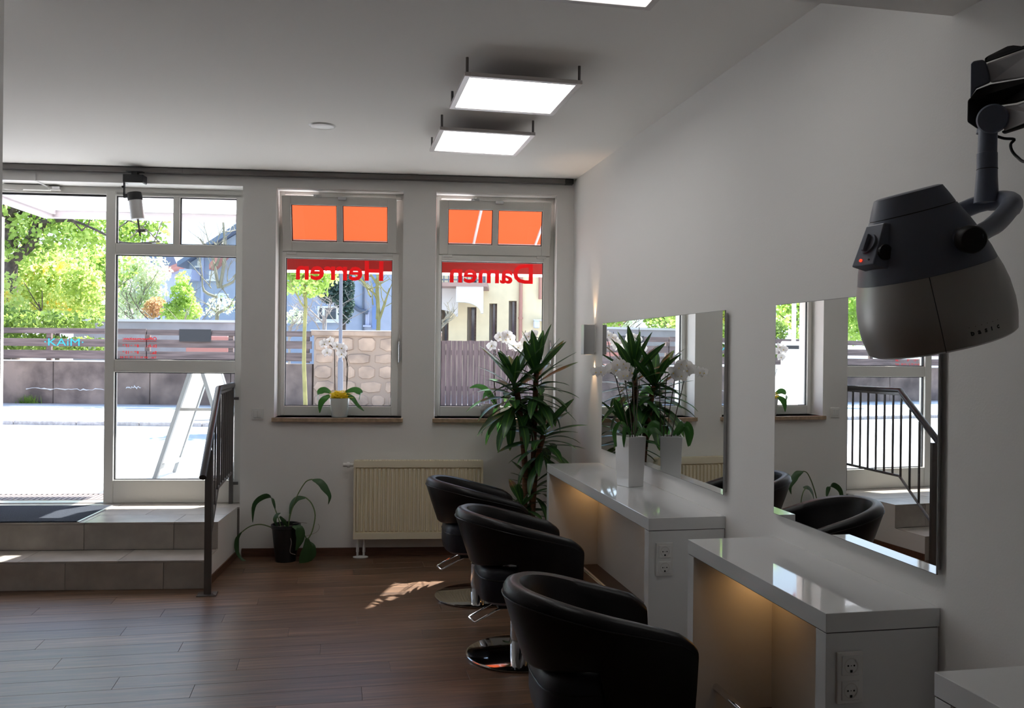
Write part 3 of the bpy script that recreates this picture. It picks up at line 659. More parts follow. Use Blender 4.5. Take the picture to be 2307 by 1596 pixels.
ME['base'] = MB().lathe([(.258, 0), (.265, .004), (.265, .009), (.255, .0125), (.06, .018), (.0, .018)], 64, cap=(True, False)).mesh('base_disc', M['discm'], True)
ME['col'] = MB().lathe([(.046, .016), (.046, .205), (.041, .21), (.032, .212), (.032, .262)], 32).mesh('hydraulic_column', M['chrome'], True)
ME['plate'] = MB().rbox((-.13, -.12, .262), (.14, .12, .285), .004).lathe([(.055, .235), (.06, .262)], 24).mesh('seat_plate', M['dark'])
ME['lever'] = MB().tube([(-.02, .045, .25), (-.07, .05, .262), (-.13, .048, .245), (-.245, .035, .19), (-.25, .03, .187), (-.235, -.04, .183), (-.23, -.045, .183), (-.13, -.05, .238), (-.07, -.05, .258), (-.02, -.045, .25)], .0048, 8).mesh('pump_lever', M['chrome'], True)
first = None
def chair(x, y, rz, label):
    t = thing('salon_chair', label, 'chair', (x, y, 0), rz, 'black tub salon chairs in a row')
    for n_, k in (('backrest_shell', 'shell'), ('seat', 'seat'), ('base_disc', 'base'), ('hydraulic_column', 'col'), ('seat_plate', 'plate'), ('pump_lever', 'lever')):
        o = link(n_, ME[k], t)
        if k == 'shell': link('piping', ME['pipe'], o)
        if k == 'seat': link('seat_piping', ME['seam'], o)
chair(.862, 5.294, 0, 'black tub salon chair farthest away, in front of the radiator')
chair(.902, 4.24, 0, 'middle black tub salon chair at the long counter')
chair(.875, 2.84, 0, 'nearest black tub salon chair, cut by the bottom edge')

# ================================================================== HOOD DRYER
DD = 1.96; MM = .001
hb = at(2120, 770, DD)
vd = ray(2112, 610).normalized(); rr3 = (r2 - vd * r2.dot(vd)).normalized(); uu3 = rr3.cross(vd)
axz = (-rr3 * 80 + uu3 * 328 - vd * 34).normalized(); axx = (rr3 - axz * rr3.dot(axz)).normalized(); axy = axz.cross(axx)
dr = bpy.data.objects.new('hood_dryer', None); COL.objects.link(dr)
dr.location = hb; dr.rotation_euler = Matrix((axx, axy, axz)).transposed().to_euler()
tag(dr, 'dark grey and silver hood hair dryer hanging on a jointed wall arm at the right', 'hair dryer')
pf = [(.166, 0), (.172, .004), (.179, .04), (.180, .07), (.176, .11), (.169, .14), (.161, .163)]
part('silver_shell', MB().lathe(pf + [(.155, .163), (.165, .11), (.168, .05), (.158, .003)] + [(.166, 0)], 64, sx=.9, sy=.9, cap=(False, False)), M['silver'], dr, smooth=True)
part('upper_shell', MB().lathe([(.150, .158), (.1605, .1635), (.153, .19), (.141, .22), (.122, .26), (.1010, .298), (.098, .298)], 64, sx=.9, sy=.9, cap=(False, False)), M['hood'], dr, 'dark blue-grey upper shell', smooth=True)
part('shell_ridge', MB().lathe([(.098, .294), (.0985, .300)], 64, sx=.9, sy=.9, cap=(True, False)), M['hblack'], dr)
part('top_cap', MB().lathe([(.0995, .3), (.0905, .32), (.079, .342), (.070, .3445), (.0, .345)], 64, sx=.9, sy=.9, cap=(True, False)), M['hood'], dr, 'dark blue-grey cap', smooth=True)
part('inner_dome', MB().lathe([(.152, .02), (.15, .12), (.11, .17), (0, .19)], 48, sx=.9, sy=.9, cap=(False, False)), M['hblack'], dr, smooth=True)
# front seam of the silver shell
sa_ = R(-86)
part('shell_seam', MB().tube([Vector((r_ * math.cos(sa_ ), r_ * math.sin(sa_), h_)) for r_, h_ in [(q * .9 + .0004, z) for q, z in pf]], .0007, 4), M['hblack'], dr)
# lettering wraps round the shell
def wrap(body, ang0, h0, size, r0, spac, name, bold=.0):
    o = MB(); a = ang0
    for ch in body:
        me = text_mesh(ch, 'x', M['hblack'], height=None, width=None) if False else None
        cu = bpy.data.curves.new('t', 'FONT'); cu.body = ch; cu.size = size; cu.offset = bold * size; cu.resolution_u = 2
        ob = bpy.data.objects.new('t', cu); COL.objects.link(ob); bpy.context.view_layer.update()
        me = bpy.data.meshes.new_from_object(ob.evaluated_get(bpy.context.evaluated_depsgraph_get())); bpy.data.objects.remove(ob)
        vs = []
        for v in me.vertices:
            th = a + v.co.x / r0; vs.append(((r0) * math.cos(th), (r0) * math.sin(th), h0 + v.co.y))
        o.add(vs, [tuple(p.vertices) for p in me.polygons]); a += spac / r0
    return part(name, o, M['hblack'], dr, 'small black lettering' if name == 'lettering' else None)
wrap('basic', R(-67), .026, .0150, .1600, .0150, 'lettering', .045)
wrap('......', R(-68), .043, .014, .1616, .0132, 'dotted_line')
# control panel at the left
ca = R(226); cmx = Matrix.Rotation(ca, 4, 'Z') @ Matrix.Translation((.118, 0, .246)) @ Matrix.Rotation(R(-24), 4, 'Y')
cp = part('control_panel', MB().add([(-.02, -.036, -.05), (-.02, .036, -.05), (-.02, .03, .052), (-.02, -.03, .052), (.030, -.034, -.046), (.030, .034, -.046), (.008, .028, .05), (.008, -.028, .05)],
    [(0, 1, 2, 3), (4, 7, 6, 5), (0, 4, 5, 1), (1, 5, 6, 2), (2, 6, 7, 3), (3, 7, 4, 0)], cmx), M['hood'], dr, bevel=.003)
fm = cmx @ Matrix.Translation((.0205, 0, .004)) @ Matrix.Rotation(R(78), 4, 'Y')
part('dial', MB().lathe([(.023, -.002), (.022, .003), (.0, .003)], 28, fm, cap=(True, False)).rbox((-.020, -.005, .002), (.020, .005, .011), .002, fm), M['hood'], cp)
part('indicator_light', MB().lathe([(.0035, -.001), (.0035, .003)], 10, cmx @ Matrix.Translation((.027, -.008, -.034)) @ Matrix.Rotation(R(78), 4, 'Y')), M['ledr'], cp)
part('button', MB().lathe([(.0022, -.001), (.0022, .002)], 10, cmx @ Matrix.Translation((.027, .016, -.034)) @ Matrix.Rotation(R(78), 4, 'Y')), M['hblack'], cp)
part('thumb_wheel', MB().tube([cmx @ Vector((.004, .030, -.016)), cmx @ Vector((.004, .039, -.016))], .017, 20), M['hblack'], cp)
# pivot knob in front
KL = lambda px, py, d: loc_of(dr, at(px, py, d))
k1 = KL(2195, 541, 1.765); k0 = KL(2150, 533, 1.86); kd = (k1 - k0).normalized(); kz = k1 - kd * .2
part('pivot_plate', MB().rbox((-.006, -.022, -.03), (.004, .022, .02), .004, Matrix.Rotation(R(-62), 4, 'Z') @ Matrix.Translation((.126, 0, .2)) @ Matrix.Rotation(R(-22), 4, 'Y')), M['hood'], dr, bevel=.003)
part('pivot_stub', MB().tube([kd * .12 + kz, kd * .17 + kz], .021, 24), M['hood'], dr, smooth=True)
part('clamp_knob', MB().tube([kd * .166 + kz, kd * .17 + kz, kd * .196 + kz, kd * .2 + kz], [.024, .028, .028, .025], 32), M['hblack'], dr, 'round black knob', smooth=True)
# yoke
L = lambda px, py, d: loc_of(dr, at(px, py, d))
yk = [k1 + Vector((.0, .012, .006)), L(2240, 507, 1.86), L(2268, 478, 1.93), L(2280, 460, 1.99), L(2268, 452, 2.05), L(2238, 453, 2.09), L(2205, 460, 2.11), L(2170, 474, 2.11), L(2135, 490, 2.09)]
# smooth the path
def smooth(pts, k=4):
    out = []
    n = len(pts)
    for i in range(n - 1):
        p0, p1, p2, p3 = pts[max(i - 1, 0)], pts[i], pts[i + 1], pts[min(i + 2, n - 1)]
        for j in range(k):
            t = j / k; out.append(.5 * ((2 * p1) + (p2 - p0) * t + (2 * p0 - 5 * p1 + 4 * p2 - p3) * t * t + (3 * p1 - p0 - 3 * p2 + p3) * t ** 3))
    out.append(pts[-1]); return out
part('yoke', MB().tube(smooth(yk), [.019] * 4 + [.021] * 6 + [.023] * 12 + [.021] * 11, 14), M['hood'], dr, smooth=True)
part('swivel_post', MB().tube([L(2222, 458, 2.08), L(2222.5, 430, 2.08), L(2223, 400, 2.08), L(2224, 382, 2.08), L(2224, 381, 2.08), L(2224, 346, 2.08), L(2224.3, 345, 2.08), L(2226, 290, 2.08)], [.0275, .0255, .0235, .0225, .0225, .0225, .021, .0205], 28), M['hood'], dr, smooth=True)
part('post_ring', MB().tube([L(2224, 382.5, 2.08), L(2224, 381, 2.08)], .0232, 28), M['hblack'], dr)
hd = MB(); c0, c1_ = L(2236, 268, 2.045), L(2236, 268, 2.11)
part('hinge_disc', MB().tube([c0, c0 + (c1_ - c0) * .12, c1_], [.031, .0345, .0345], 36), M['hood'], dr, smooth=True)
part('hinge_housing', MB().tube([L(2221, 300, 2.1), L(2222, 262, 2.1)], [.021, .016], 20), M['hood'], dr, smooth=True)
def slab(name, pts4, d0, d1, m_, par=dr, lab=None, d0b=None, d1b=None):
    n = len(pts4); vs = [L(x, y, d0 + (dd or 0)) for x, y, dd in pts4] + [L(x, y, d1 + (dd or 0)) for x, y, dd in pts4]
    fs = [tuple(range(n))[::-1], tuple(range(n, 2 * n))] + [(i, (i + 1) % n, (i + 1) % n + n, i + n) for i in range(n)]
    return part(name, MB().add(vs, fs), m_, par, lab, bevel=.004)
slab('lower_arm', [(2258, 240, .0), (2272, 238, 0), (2290, 236, -.02), (2350, 214, -.1), (2350, 262, -.1), (2262, 296, 0)], 2.05, 2.12, M['sarm'], lab='light grey lower arm')
slab('arm_underside', [(2255, 296, 0), (2350, 263, -.1), (2350, 275, -.1), (2262, 303, 0)], 2.06, 2.115, M['hblack'])
slab('upper_joint', [(2187, 145, 0), (2192, 138, 0), (2215, 134, 0), (2222, 142, 0), (2228, 165, 0), (2232, 186, 0), (2200, 200, 0), (2186, 222, 0)], 2.09, 2.17, M['hood'])
slab('elbow_block', [(2180, 226, 0), (2186, 221, 0), (2200, 202, 0), (2232, 190, 0), (2350, 170, -.12), (2350, 214, -.12), (2290, 232, -.05), (2250, 238, 0), (2225, 246, 0), (2208, 266, 0), (2204, 292, 0), (2179, 275, 0)], 2.10, 2.19, M['hblack'])
slab('upper_arm', [(2220, 145, 0), (2350, 95, -.12), (2350, 168, -.12), (2232, 187, 0), (2228, 165, 0)], 2.095, 2.165, M['sarm'], lab='light grey upper arm')
slab('arm_cover', [(2219, 142, 0), (2218, 132, 0), (2226, 126, 0), (2270, 104, -.03), (2283, 102, -.04), (2302, 104, -.07), (2350, 90, -.12), (2350, 96, -.12)], 2.10, 2.16, M['hblack'])
part('cable', MB().tube(smooth([L(2240, 305, 2.1), L(2262, 312, 2.1), L(2285, 314, 2.1), L(2277, 325, 2.1), L(2280, 340, 2.1), L(2292, 354, 2.09), L(2312, 365, 2.06), L(2360, 350, 2.0)]), .0035, 8), M['hblack'], dr, smooth=True)
part('wall_mount', MB().rbox(tuple(loc_of(dr, (0, 0, 0)) * 0 + Vector((0, 0, 0))), (.001, .001, .001), .0002) if False else MB().add([loc_of(dr, q) for q in [(W - .014, 1.42, 1.95), (W - .014, 1.62, 1.95), (W - .014, 1.62, 2.3), (W - .014, 1.42, 2.3), (W - .09, 1.44, 1.97), (W - .09, 1.6, 1.97), (W - .09, 1.6, 2.28), (W - .09, 1.44, 2.28)]],
     [(0, 1, 2, 3), (4, 7, 6, 5), (0, 4, 5, 1), (1, 5, 6, 2), (2, 6, 7, 3), (3, 7, 4, 0)]), M['hood'], dr)
part('mount_arm', MB().tube([L(2345, 132, 2.01), loc_of(dr, (W - .06, 1.53, 2.14))], .03, 12).tube([L(2345, 240, 2.0), loc_of(dr, (W - .06, 1.53, 2.02))], .026, 12), M['hood'], dr)

# ================================================================== INDOOR PLANTS
def ribbon(pts, widths, side=None, fold=.15, n=5):
    """leaf blade along pts; widths at pts"""
    P = smooth([Vector(p) for p in pts], n); N_ = len(P); mb = MB()
    ws = []
    m_ = len(widths)
    for i in range(N_):
        t = i / (N_ - 1) * (m_ - 1); k = min(int(t), m_ - 2); ws.append(widths[k] + (widths[k + 1] - widths[k]) * (t - k))
    vs = []; fs = []
    for i, p in enumerate(P):
        d = (P[min(i + 1, N_ - 1)] - P[max(i - 1, 0)]).normalized()
        s = side.copy() if side else d.cross(Vector((0, 0, 1)))
        s = (s - d * s.dot(d))
        s = s.normalized() if s.length > 1e-4 else Vector((1, 0, 0))
        u = s.cross(d).normalized(); w_ = max(ws[i], .0004) / 2
        vs += [p - s * w_ + u * w_ * fold * 2, p, p + s * w_ + u * w_ * fold * 2]
    for i in range(N_ - 1):
        a = i * 3; fs += [(a, a + 1, a + 4, a + 3), (a + 1, a + 2, a + 5, a + 4)]
    return mb.add(vs, fs)

# --- dragon tree
dt = thing('dragon_tree', 'tall dragon tree with several leaf heads in the corner behind the chairs', 'plant', (1.31, 5.93, 0))
part('pot', MB().lathe([(.125, 0), (.15, .27), (.158, .275), (.158, .29), (.145, .29), (.142, .26)], 32, cap=(True, False)), M['bpot'], dt, smooth=True)
part('soil', MB().lathe([(.0, .262), (.142, .262)], 24, cap=(False, False)), M['soil'], dt)
canes = [([(-.03, 0, .25), (-.02, 0, .7), (-.075, .0, 1.18), (-.10, 0, 1.27)], .021), ([(.03, .02, .25), (.045, .02, .8), (.05, .0, 1.3), (.06, 0, 1.37)], .019), ([(.02, -.05, .25), (.05, -.03, .7), (.105, -.02, .93)], .019), ([(-.04, -.05, .25), (-.05, -.06, .42)], .017)]
for c, r_ in canes: part('cane', MB().tube(smooth([Vector(q) for q in c]), r_, 10), M['cane'], dt, smooth=True)
LV = []
for k in range(7):
    dr_ = .08 + .11 * k; Lh = .35
    pts = [Vector((0, i / 5 * Lh * math.cos(dr_ * (i / 5) ** 1 * 1.3), Lh * i / 5 * .05 - dr_ * Lh * (i / 5) ** 2.0)) for i in range(6)]
    LV.append(ribbon(pts, [.018, .036, .060, .070, .066, .044, .002], Vector((1, 0, 0)), .10, 3).mesh('leaf', M['dleaf'], True))
def head(cx, cy, z0, z1, n, emin, emax, sc0=1.0, azs=None):
    for i in range(n):
        f = i / max(1, n - 1); az = i * 2.39996 + rnd.uniform(-.25, .25) if azs is None else azs[i % len(azs)] + rnd.uniform(-.2, .2)
        el = emin + (emax - emin) * f + rnd.uniform(-.12, .12); s = sc0 * rnd.uniform(.82, 1.1) * (1 - .18 * max(0, f - .7))
        z = z0 + (z1 - z0) * f
        # keep leaves off the two walls
        dx, dy = -math.sin(az), math.cos(az); rch = .34 * s * math.cos(el)
        lim = W - 1.31 - cx - .03
        if dx * rch > lim: s *= lim / (dx * rch)
        limy = YB + SB * (1.31 + cx) - 5.93 - cy + .0 - .02
        if dy * rch > limy and not (z > 1.05): s *= max(.5, limy / (dy * rch))
        elif dy * rch > limy: s *= max(.6, limy / (dy * rch))
        kk = min(5, max(0, int((1.2 - el) * 2.3 + rnd.uniform(-1, 1.2))))
        link('leaf', LV[kk], dt, loc=(cx, cy, z), rot=(el, rnd.uniform(-.25, .25), az)).scale = (s, s, s)
head(-.105, 0, 1.08, 1.32, 46, -.55, 1.1, 1.0)
head(.06, 0, 1.14, 1.41, 42, -.45, 1.2, 1.0)
head(.105, -.02, .76, .98, 38, -.6, .85, .95)
head(-.055, -.06, .34, .47, 24, -.4, .9, .75)
head(.05, .02, .46, .6, 18, -.4, .8, .7)

# --- floor plant in black pot
fp0 = onz(643, 1266, 0)
fp = thing('potted_floor_plant', 'drooping broad-leaved plant in a black pot on the floor left of the radiator', 'plant', (fp0.x, fp0.y + .03, 0))
part('pot', MB().lathe([(.072, 0), (.098, .235), (.104, .238), (.104, .262), (.096, .262), (.093, .235)], 32, cap=(True, False)), M['bpot'], fp, smooth=True)
part('soil', MB().lathe([(0, .236), (.093, .236)], 20, cap=(False, False)), M['soil'], fp)
dpt = (Vector((fp0.x, fp0.y + .03, .25)) - CAMP).dot(fw)
def FPp(cx, cy, dd=0): return loc_of(fp, at(500 + cx / 3.39, 1020 + cy / 3.39, dpt + dd))
side_cam = r2.copy()
def frond(stem, blade, ws, dd=0, face=None):
    s_ = [FPp(x, y, dd * i / max(1, len(stem) - 1)) for i, (x, y) in enumerate(stem)]
    b_ = [FPp(x, y, dd) for x, y in blade]
    part('leaf_stalk', MB().tube(smooth(s_), .0042, 6), M['gstem'], fp, smooth=True)
    d = (b_[-1] - b_[0]).normalized(); sd = d.cross(fw * 1.0).normalized() * .75 + fw * (.5 if face is None else face)
    part('leaf', ribbon(b_, ws, sd, .12), M['fleaf'], fp, smooth=True)
frond([(460, 600), (430, 500), (405, 430)], [(405, 430), (375, 350), (320, 342), (250, 400), (235, 535)], [.012, .045, .05, .045, .03, .004], .02)
frond([(500, 600), (530, 450), (580, 320), (640, 225), (690, 205)], [(690, 208), (750, 225), (800, 290), (825, 340), (812, 398)], [.012, .05, .055, .035, .022, .003], -.02)
frond([(505, 600), (512, 520), (518, 470)], [(515, 470), (530, 400), (575, 350), (640, 345)], [.012, .045, .05, .04, .012], .05)
frond([(640, 345), (685, 390), (712, 480), (690, 600), (655, 665)], [(650, 655), (655, 730), (640, 800), (615, 885)], [.02, .06, .085, .085, .03], -.06)
frond([(400, 580), (300, 550), (215, 565), (150, 610)], [(150, 610), (115, 670), (118, 760), (160, 820), (235, 850)], [.01, .03, .032, .02, .016, .004], -.02)
frond([(520, 600), (545, 565)], [(540, 562), (590, 580), (602, 660), (565, 750)], [.02, .055, .07, .055, .006], -.10)
frond([(450, 610), (425, 560)], [(425, 570), (400, 520), (415, 480), (448, 462)], [.02, .04, .035, .004], -.03)
frond([(500, 600), (480, 560)], [(500, 570), (470, 530), (440, 490)], [.02, .05, .02], -.05)
frond([(560, 600), (620, 620), (655, 680)], [(655, 680), (690, 720), (690, 790), (650, 850)], [.02, .05, .06, .01], -.02)
part('dry_root', MB().tube(smooth([FPp(500, 600), FPp(530, 680, -.1), FPp(520, 760, -.11), FPp(560, 780, -.1)]), .0018, 5).tube(smooth([FPp(640, 640), FPp(720, 610), FPp(745, 570), FPp(735, 545)]), .0015, 5).tube(smooth([FPp(540, 545), FPp(600, 535), FPp(650, 540)]), .002, 5), M['twig'], fp)

# --- orchid parts
def flower_mesh():
    mb = MB()
    def petal(ang, ln, wd, cup, base=.0):
        vs = []; N_ = 5
        for i in range(N_ + 1):
            t = i / N_; r_ = base + ln * t; w_ = wd * math.sin(math.pi * min(1, t * .93 + .05)) ** .75; z = cup * t * t
            for s_ in (-1, 0, 1): vs.append((s_ * w_ / 2, -z + (.004 if s_ else 0) - .002, r_))
        fs = []
        for i in range(N_):
            a = i * 3; fs += [(a, a + 1, a + 4, a + 3), (a + 1, a + 2, a + 5, a + 4)]
        mb.add(vs, fs, Matrix.Rotation(ang, 4, 'Y'))
    petal(R(75), .042, .048, .004); petal(R(-75), .042, .048, .004)
    petal(0, .040, .026, -.002); petal(R(142), .038, .024, -.002); petal(R(-142), .038, .024, -.002)
    return mb.mesh('flower', M['petal'], True)
FLM = flower_mesh()
LPM = MB().lathe([(.001, -.002), (.004, .001), (.005, .005), (.002, .008), (0, .009)], 8, Matrix.Rotation(R(90), 4, 'X') @ Matrix.Translation((0, -.004, 0)), cap=(True, False)).mesh('flower_lip', M['lip'], True)
def flower(t, p, s=1, rz=0, rx=0, ry=0):
    o = link('flower', FLM, t, loc=p, rot=(rx, ry, rz)); o.scale = (s, s, s)
    link('flower_lip', LPM, o, loc=(0, -.003, 0))
def leafstrap(t, pts, ws, sd=None): part('leaf', ribbon(pts, ws, sd, .12), M['oleaf'], t, smooth=True)

# orchid on the left sill
oc = fwp(.01, .07, 1.0125)
o1 = thing('potted_orchid', 'white orchid with yellow raffia in a white glass pot on the left sill', 'plant', oc, WA, 'white moth orchids')
do = (oc - CAMP).dot(fw)
O1 = lambda x, y, dd=0: loc_of(o1, at(620 + x / 3.99, 560 + y / 3.99, do + dd))
part('pot', MB().lathe([(.055, 0), (.058, .004), (.0715, .14), (.068, .14), (.056, .012)], 32, cap=(True, False)), M['frost'], o1, smooth=True)
part('soil', MB().lathe([(0, .128), (.066, .128)], 20, cap=(False, False)), M['soil'], o1)
ra_ = MB(); rr = random.Random(3)
for i in range(200):
    a = rr.uniform(0, 6.28); q = [Vector((rr.gauss(0, .032), rr.gauss(0, .026), .138 + abs(rr.gauss(0, .022)))) for _ in range(4)]
    ra_.tube(smooth(q, 3), .0017, 3, cap=False)
part('raffia', ra_, M['raffia'], o1, 'tangled yellow raffia', kind='stuff')
part('flower_stem', MB().tube(smooth([O1(538, 1300), O1(535, 1100), O1(532, 930), O1(515, 890), O1(480, 862)]), .0032, 6), M['stem'], o1, smooth=True)
part('flower_stem', MB().tube(smooth([O1(640, 1290), O1(650, 1150), O1(652, 1060), O1(636, 990), O1(612, 930)]), .003, 6), M['stem'], o1, smooth=True)
part('support_stick', MB().tube([O1(641, 1290), O1(645, 893)], .0025, 6), M['stem'], o1)
for (x, y, s, rz) in ((440, 858, 1.0, .4), (492, 835, 1.0, -.5), (466, 935, .95, .1), (553, 880, 1.0, .5), (602, 895, 1.05, -.2), (596, 950, 1.0, .1)): flower(o1, O1(x, y, -.03), s, rz, rr.uniform(-.3, .1), rr.uniform(-.4, .4))
leafstrap(o1, [O1(500, 1300), O1(440, 1275, -.01), O1(395, 1305, -.02), O1(385, 1365, -.02)], [.02, .045, .055, .045, .01], fw * .5 + Vector((0, 0, 1)))
leafstrap(o1, [O1(490, 1320), O1(435, 1360, -.03), O1(408, 1410, -.03), O1(400, 1480, -.03)], [.02, .045, .05, .03, .004], fw * .6 + r2)
leafstrap(o1, [O1(630, 1290), O1(710, 1268, -.01), O1(765, 1300, -.02), O1(755, 1368, -.02)], [.02, .04, .05, .045, .01], fw * .4 + Vector((0, 0, 1)))
leafstrap(o1, [O1(640, 1310), O1(700, 1350, -.03), O1(745, 1410, -.03), O1(798, 1462, -.03)], [.02, .035, .035, .025, .004], fw * .6 + Vector((0, 0, 1)))
# orchid on the right sill
oc = fwp(1.13, .065, 1.0125)
o2 = thing('potted_orchid', 'white orchid in a silver textured bowl on the right sill behind the dragon tree', 'plant', oc, WA, 'white moth orchids')
do2 = (oc - CAMP).dot(fw)
O2 = lambda x, y, dd=0: loc_of(o2, at(970 + x / 3.99, 560 + y / 3.99, do2 + dd))
part('bowl', MB().lathe([(.05, 0), (.072, .03), (.078, .07), (.072, .1), (.068, .1), (.072, .07), (.06, .02)], 36, cap=(True, False)), M['weave'], o2, smooth=True)
part('soil', MB().lathe([(0, .085), (.07, .085)], 20, cap=(False, False)), M['soil'], o2)
for st in ([(600, 1420), (570, 1200), (572, 900), (600, 820), (660, 790)], [(640, 1420), (690, 1180), (760, 960), (810, 870)], [(650, 1420), (720, 1150), (760, 1000)], [(660, 1420), (850, 1100), (900, 850), (945, 800), (1010, 830)]):
    part('flower_stem', MB().tube(smooth([O2(x, y) for x, y in st]), .003, 6), M['stem'], o2, smooth=True)
part('support_stick', MB().tube([O2(575, 1420), O2(585, 680)], .0025, 6), M['stem'], o2); part('support_stick', MB().tube([O2(650, 1400), O2(855, 738)], .0025, 6), M['stem'], o2)
for (x, y, s) in ((552, 875, 1.15), (622, 795, 1.05), (688, 775, 1.05), (720, 815, 1.1), (672, 820, 1), (745, 875, 1.1), (790, 890, 1), (850, 835, 1.2), (835, 870, 1), (925, 768, .95), (880, 790, .9)): flower(o2, O2(x, y, -.03), s, rr.uniform(-.6, .6), rr.uniform(-.3, .1), rr.uniform(-.4, .4))
leafstrap(o2, [O2(600, 1440), O2(540, 1330), O2(500, 1310), O2(470, 1370)], [.02, .05, .055, .04, .01], fw * .5 + Vector((0, 0, 1)))
leafstrap(o2, [O2(600, 1430), O2(520, 1290), O2(430, 1240), O2(350, 1255)], [.02, .04, .045, .03, .005], fw * .5 + Vector((0, 0, 1)))
leafstrap(o2, [O2(660, 1430), O2(760, 1350), O2(830, 1380)], [.02, .05, .04, .01], fw * .5 + Vector((0, 0, 1)))
# orchid in tall vase on the long counter
v0 = onz(1424, 1098, CZ)
oc = Vector((v0.x + .005, v0.y + .05, CZ + .0003))
o3 = thing('orchid_in_vase', 'white orchids in a tall square white vase on the long counter', 'plant', oc, R(20), 'white moth orchids')
vb, vt_, vh = .052, .062, .275
vz = MB()
o_ = [(-1, -1), (1, -1), (1, 1), (-1, 1)]
vs = [(a * vb, b * vb, 0) for a, b in o_] + [(a * vt_, b * vt_, vh) for a, b in o_] + [(a * (vt_ - .005), b * (vt_ - .005), vh) for a, b in o_] + [(a * (vb - .004), b * (vb - .004), .02) for a, b in o_]
fs = [(3, 2, 1, 0)] + [(i, (i + 1) % 4, (i + 1) % 4 + 4, i + 4) for i in range(4)] + [(i + 4, (i + 1) % 4 + 4, (i + 1) % 4 + 8, i + 8) for i in range(4)] + [(i + 8, (i + 1) % 4 + 8, (i + 1) % 4 + 12, i + 12) for i in range(4)] + [(12, 13, 14, 15)]
part('vase', vz.add(vs, fs), M['vase'], o3, bevel=.003)
part('soil', MB().box((-.055, -.055, vh - .03), (.055, .055, vh - .022)), M['soil'], o3)
do3 = (oc - CAMP).dot(fw)
O3 = lambda x, y, dd=0: loc_of(o3, at(1300 + x / 3.07, 660 + y / 3.07, do3 + dd))
for st, dd in (([(370, 1010), (335, 850), (290, 680), (262, 575), (215, 550), (150, 545)], 0), ([(385, 1010), (370, 850), (345, 690), (330, 600), (330, 560)], .02), ([(400, 1010), (395, 800), (390, 640), (370, 560), (300, 500), (240, 510)], .03), ([(408, 1010), (412, 850), (420, 700), (415, 560)], .05)):
    part('flower_stem', MB().tube(smooth([O3(x, y, dd) for x, y in st]), .003, 6), M['stem'], o3, smooth=True)
for (x, y, s) in ((130, 548, .8), (165, 545, .85), (240, 525, .95), (262, 535, .9), (275, 495, .85), (315, 490, .85), (315, 572, .95), (345, 572, .9), (375, 550, .95), (335, 515, .8)): flower(o3, O3(x, y, -.02), s, rr.uniform(-.8, .5), rr.uniform(-.3, .2), rr.uniform(-.5, .5))
leafstrap(o3, [O3(370, 990, -.02), O3(310, 905, -.04), O3(265, 960, -.05), O3(272, 1065, -.05)], [.012, .035, .045, .04, .015], fw * .5 + r2)
leafstrap(o3, [O3(370, 990, -.05), O3(340, 930, -.08), O3(330, 990, -.10), O3(325, 1070, -.10)], [.012, .03, .035, .03, .004], fw * .4 + r2)
leafstrap(o3, [O3(410, 990, .03), O3(450, 950, .05), O3(480, 960, .06), O3(500, 1010, .06)], [.012, .03, .035, .03, .006], fw * .5 + Vector((0, 0, 1)))
leafstrap(o3, [O3(400, 990, .03), O3(405, 920, .07), O3(430, 905, .10), O3(465, 960, .12)], [.012, .03, .04, .035, .006], fw * .5 + Vector((0, 0, 1)))

# ================================================================== OUTSIDE
# ground
def gp(u, v, z): return fwp(u, v, z)
struct('ground_sidewalk_near', MB().box((-30, VT, GZ - .3), (22, 3.4, GZ)), M['pave'], 'sunlit pale pavement in front of the entrance', loc=(0, YB, 0), rot=(0, 0, WA), cat='pavement')
struct('ground_road', MB().box((-60, 3.4, GZ - .4), (50, 60, .275)), M['asphalt'], 'sunlit street outside', loc=(0, YB, 0), rot=(0, 0, WA), cat='street')
# far side: everything follows the camera-depth-18 line, which runs 11 degrees off the facade
FR = -YAW
fo = at(400, 790, 18); fo.z = 0           # origin of the far-side frame, x along the wall
def far(px, d=18.0):
    p = at(px, 790, d); return (Vector((p.x, p.y, 0)) - fo).dot(rt)
struct('ground_sidewalk_far', MB().box((-26, -4.02, .0), (24, 0, GZ - .001)), M['pave'], 'pale pavement on the far side of the street', loc=fo, rot=(0, 0, FR), cat='pavement')
kb = thing('kerb', 'row of granite kerb stones on the far side of the street', 'kerb', fo, FR, kind='structure')
for i in range(22): part('kerb_stone', MB().rbox((-13 + i * 1.0 + .004, -4.17, .1), (-12 + i * 1.0 - .004, -4.02, GZ), .012), M['kerb'], kb)
part('gutter_slabs', MB().box((-20, -.28, GZ - .001), (20, -.02, GZ + .012)), M['concl'], kb)
tag(part('manhole_cover', MB().lathe([(.31, 0), (.31, .012), (.0, .012)], 28, cap=(True, False)), M['manh'], loc=onz(452, 945, GZ + .001)), 'round grey manhole cover in the far pavement behind the folding sign', 'manhole cover')
# entrance grating
gr = thing('entrance_grating', 'galvanised shoe grating in the ground right outside the door', 'grating', fwp(-2.2, VT + .003, GZ), WA)
part('pit', MB().box((-.75, 0, .0005), (.5, .28, .002)), M['pave'], gr)
gm = MB()
for i in range(32): gm.box((-.73 + i * .0385, .01, .001), (-.73 + i * .0385 + .022, .27, .02))
part('bars', gm, M['grate'], gr)
part('grating_frame', ring(MB(), -.75, .5, 0, .42, .012, .012, .012, .012, 0, .02), M['grate'], gr) if False else part('grating_frame', MB().box((-.75, 0, 0), (.5, .01, .022)).box((-.75, .27, 0), (.5, .28, .022)).box((-.75, 0, 0), (-.74, .28, .022)).box((.49, 0, 0), (.5, .28, .022)), M['grate'], gr)

